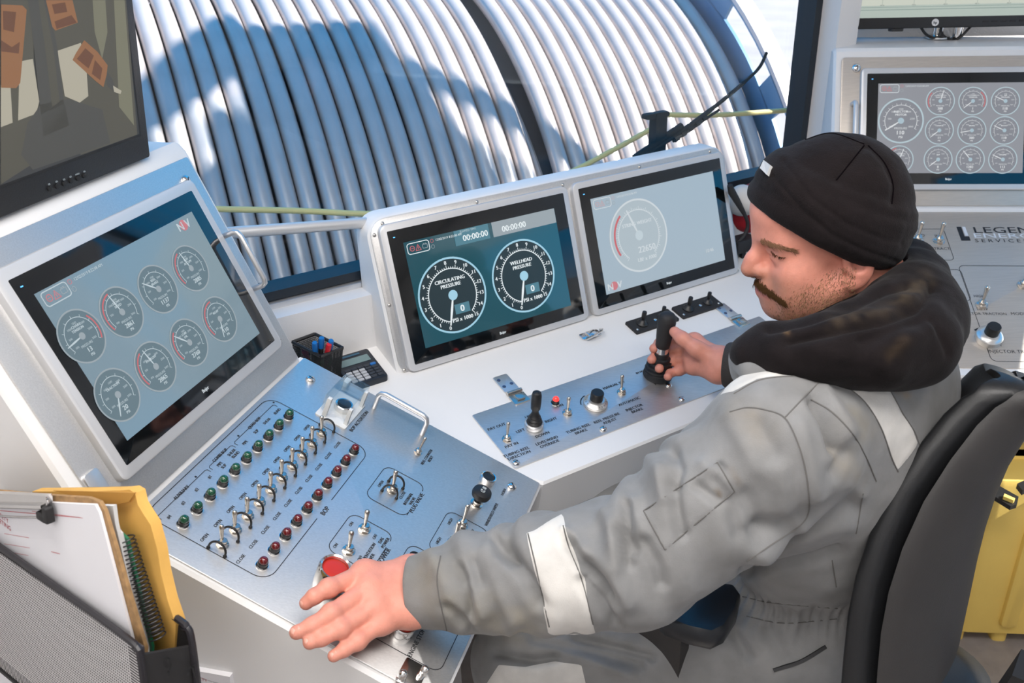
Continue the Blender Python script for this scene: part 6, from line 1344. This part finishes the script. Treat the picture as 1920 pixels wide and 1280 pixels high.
link('trouser_leg', qmesh('trouser_leg', P, Q, [FABRIC], ML, attrs={'tape': np.full(len(P), -1.)}, cols={'tint': np.tile(np.array([.225, .225, .226]), (len(P), 1))}), cvr)
# ---- hood of the black sweatshirt
FHD = Field((.15, .80, .93), (.80, 1.55, 1.28), .0034)
rim = [((1396, 660), 1.125, .018), ((1440, 646), 1.110, .024), ((1520, 655), 1.095, .034), ((1600, 632), 1.100, .038), ((1668, 598), 1.125, .042), ((1712, 560), 1.170, .042), ((1718, 525), 1.24, .038), ((1704, 500), 1.31, .036), ((1660, 500), 1.38, .045), ((1570, 590), 1.38, .045), ((1480, 648), 1.30, .034), ((1425, 664), 1.22, .022), ((1396, 664), 1.15, .015)]
FHD.chain([(_at(x, y, d), r) for (x, y), d, r in rim], .02)
drape = [((1402, 666), 1.100, .014), ((1470, 664), 1.075, .022), ((1560, 652), 1.060, .034), ((1650, 655), 1.060, .042), ((1715, 645), 1.085, .046), ((1735, 600), 1.140, .044), ((1725, 560), 1.20, .040)]
FHD.chain([(_at(x, y, d), r) for (x, y), d, r in drape], .03)
for (x, y), d, r in (((1570, 665), 1.11, .04), ((1650, 645), 1.11, .050), ((1695, 615), 1.14, .05), ((1500, 668), 1.11, .03), ((1600, 620), 1.28, .05), ((1650, 590), 1.22, .045)): FHD.ell(_at(x, y, d), (r,)*3, .03)
FHD.cone(hd(-.055, 0, -.10), SCN+_z*.03, .080, .095, .03)
FHD.cone(hd(-.028, 0, -.02), hd(-.055, 0, -.115), .060, .064, .012, 's')
P, Q = FHD.mesh(); P = relax(P, Q, 3, .5); N_ = normals(P, Q); xy = topx(P); vis = np.clip((N_*(CAM-P)/np.linalg.norm(CAM-P, axis=1)[:, None]).sum(1)*3+.4, 0, 1); D_ = np.zeros(len(P))
for pts, a_, w_ in (([(1480, 640), (1560, 622), (1650, 602), (1720, 575), (1748, 540)], -9, 9), ([(1440, 618), (1520, 600), (1600, 572), (1660, 545), (1700, 535)], -6, 7), ([(1620, 640), (1680, 612), (1720, 600)], -7, 14), ([(1650, 660), (1700, 640), (1740, 622)], 5, 18), ([(1745, 600), (1768, 640), (1778, 665)], -3, 6), ([(1520, 655), (1600, 665), (1660, 680)], 4, 20), ([(1690, 560), (1725, 560), (1740, 548)], 4, 10)): D_ += a_/1000.*np.exp(-(dpoly(xy, pts)/w_)**2)
P += N_*(D_*vis+.0016*vnoise(P, 28, 41)+.0007*vnoise(P, 80, 42))[:, None]
hcol = np.tile(np.array([.0095, .0072, .0078]), (len(P), 1))
def hstain(pts, w_, c, a_):
    global hcol; m_ = np.exp(-(dpoly(xy, pts)/w_)**2)*a_*np.clip(.55+.9*vnoise(P, 110, 43), 0, 1); hcol = hcol*(1-m_[:, None])+np.array(c)*m_[:, None]
hstain([(1690, 560), (1735, 525)], 16, (.07, .05, .03), .6); hstain([(1560, 600), (1660, 575)], 14, (.05, .036, .024), .6); hstain([(1672, 665), (1690, 640)], 14, (.06, .040, .024), .5); hstain([(1470, 618), (1478, 622)], 5, (.10, .06, .03), .8)
HOODM = colmat('black_sweatshirt', .9, .5, 520, 0, .05, .25, 35, spec=.12); link('hood', qmesh('hood', P, Q, [HOODM], ML, cols={'tint': hcol}), man)
# work boots under the desk
FBT = Field((-.25, .95, 0.0), (.30, 1.75, .24), .006)
for A_ in (ANL, ANR):
    toe = np.array([-.93, .36, 0]); toe /= np.linalg.norm(toe); FBT.cone(A_+_z*.06, A_-_z*.07, .058, .050, .02); FBT.cone(A_-_z*.085+toe*-.02, A_-_z*.09+toe*.15, .045, .040, .03)
P, Q = FBT.mesh(); P[:, 2] = np.maximum(P[:, 2], .001); link('work_boots', qmesh('work_boots', P, Q, [BLACKM], ML), man)
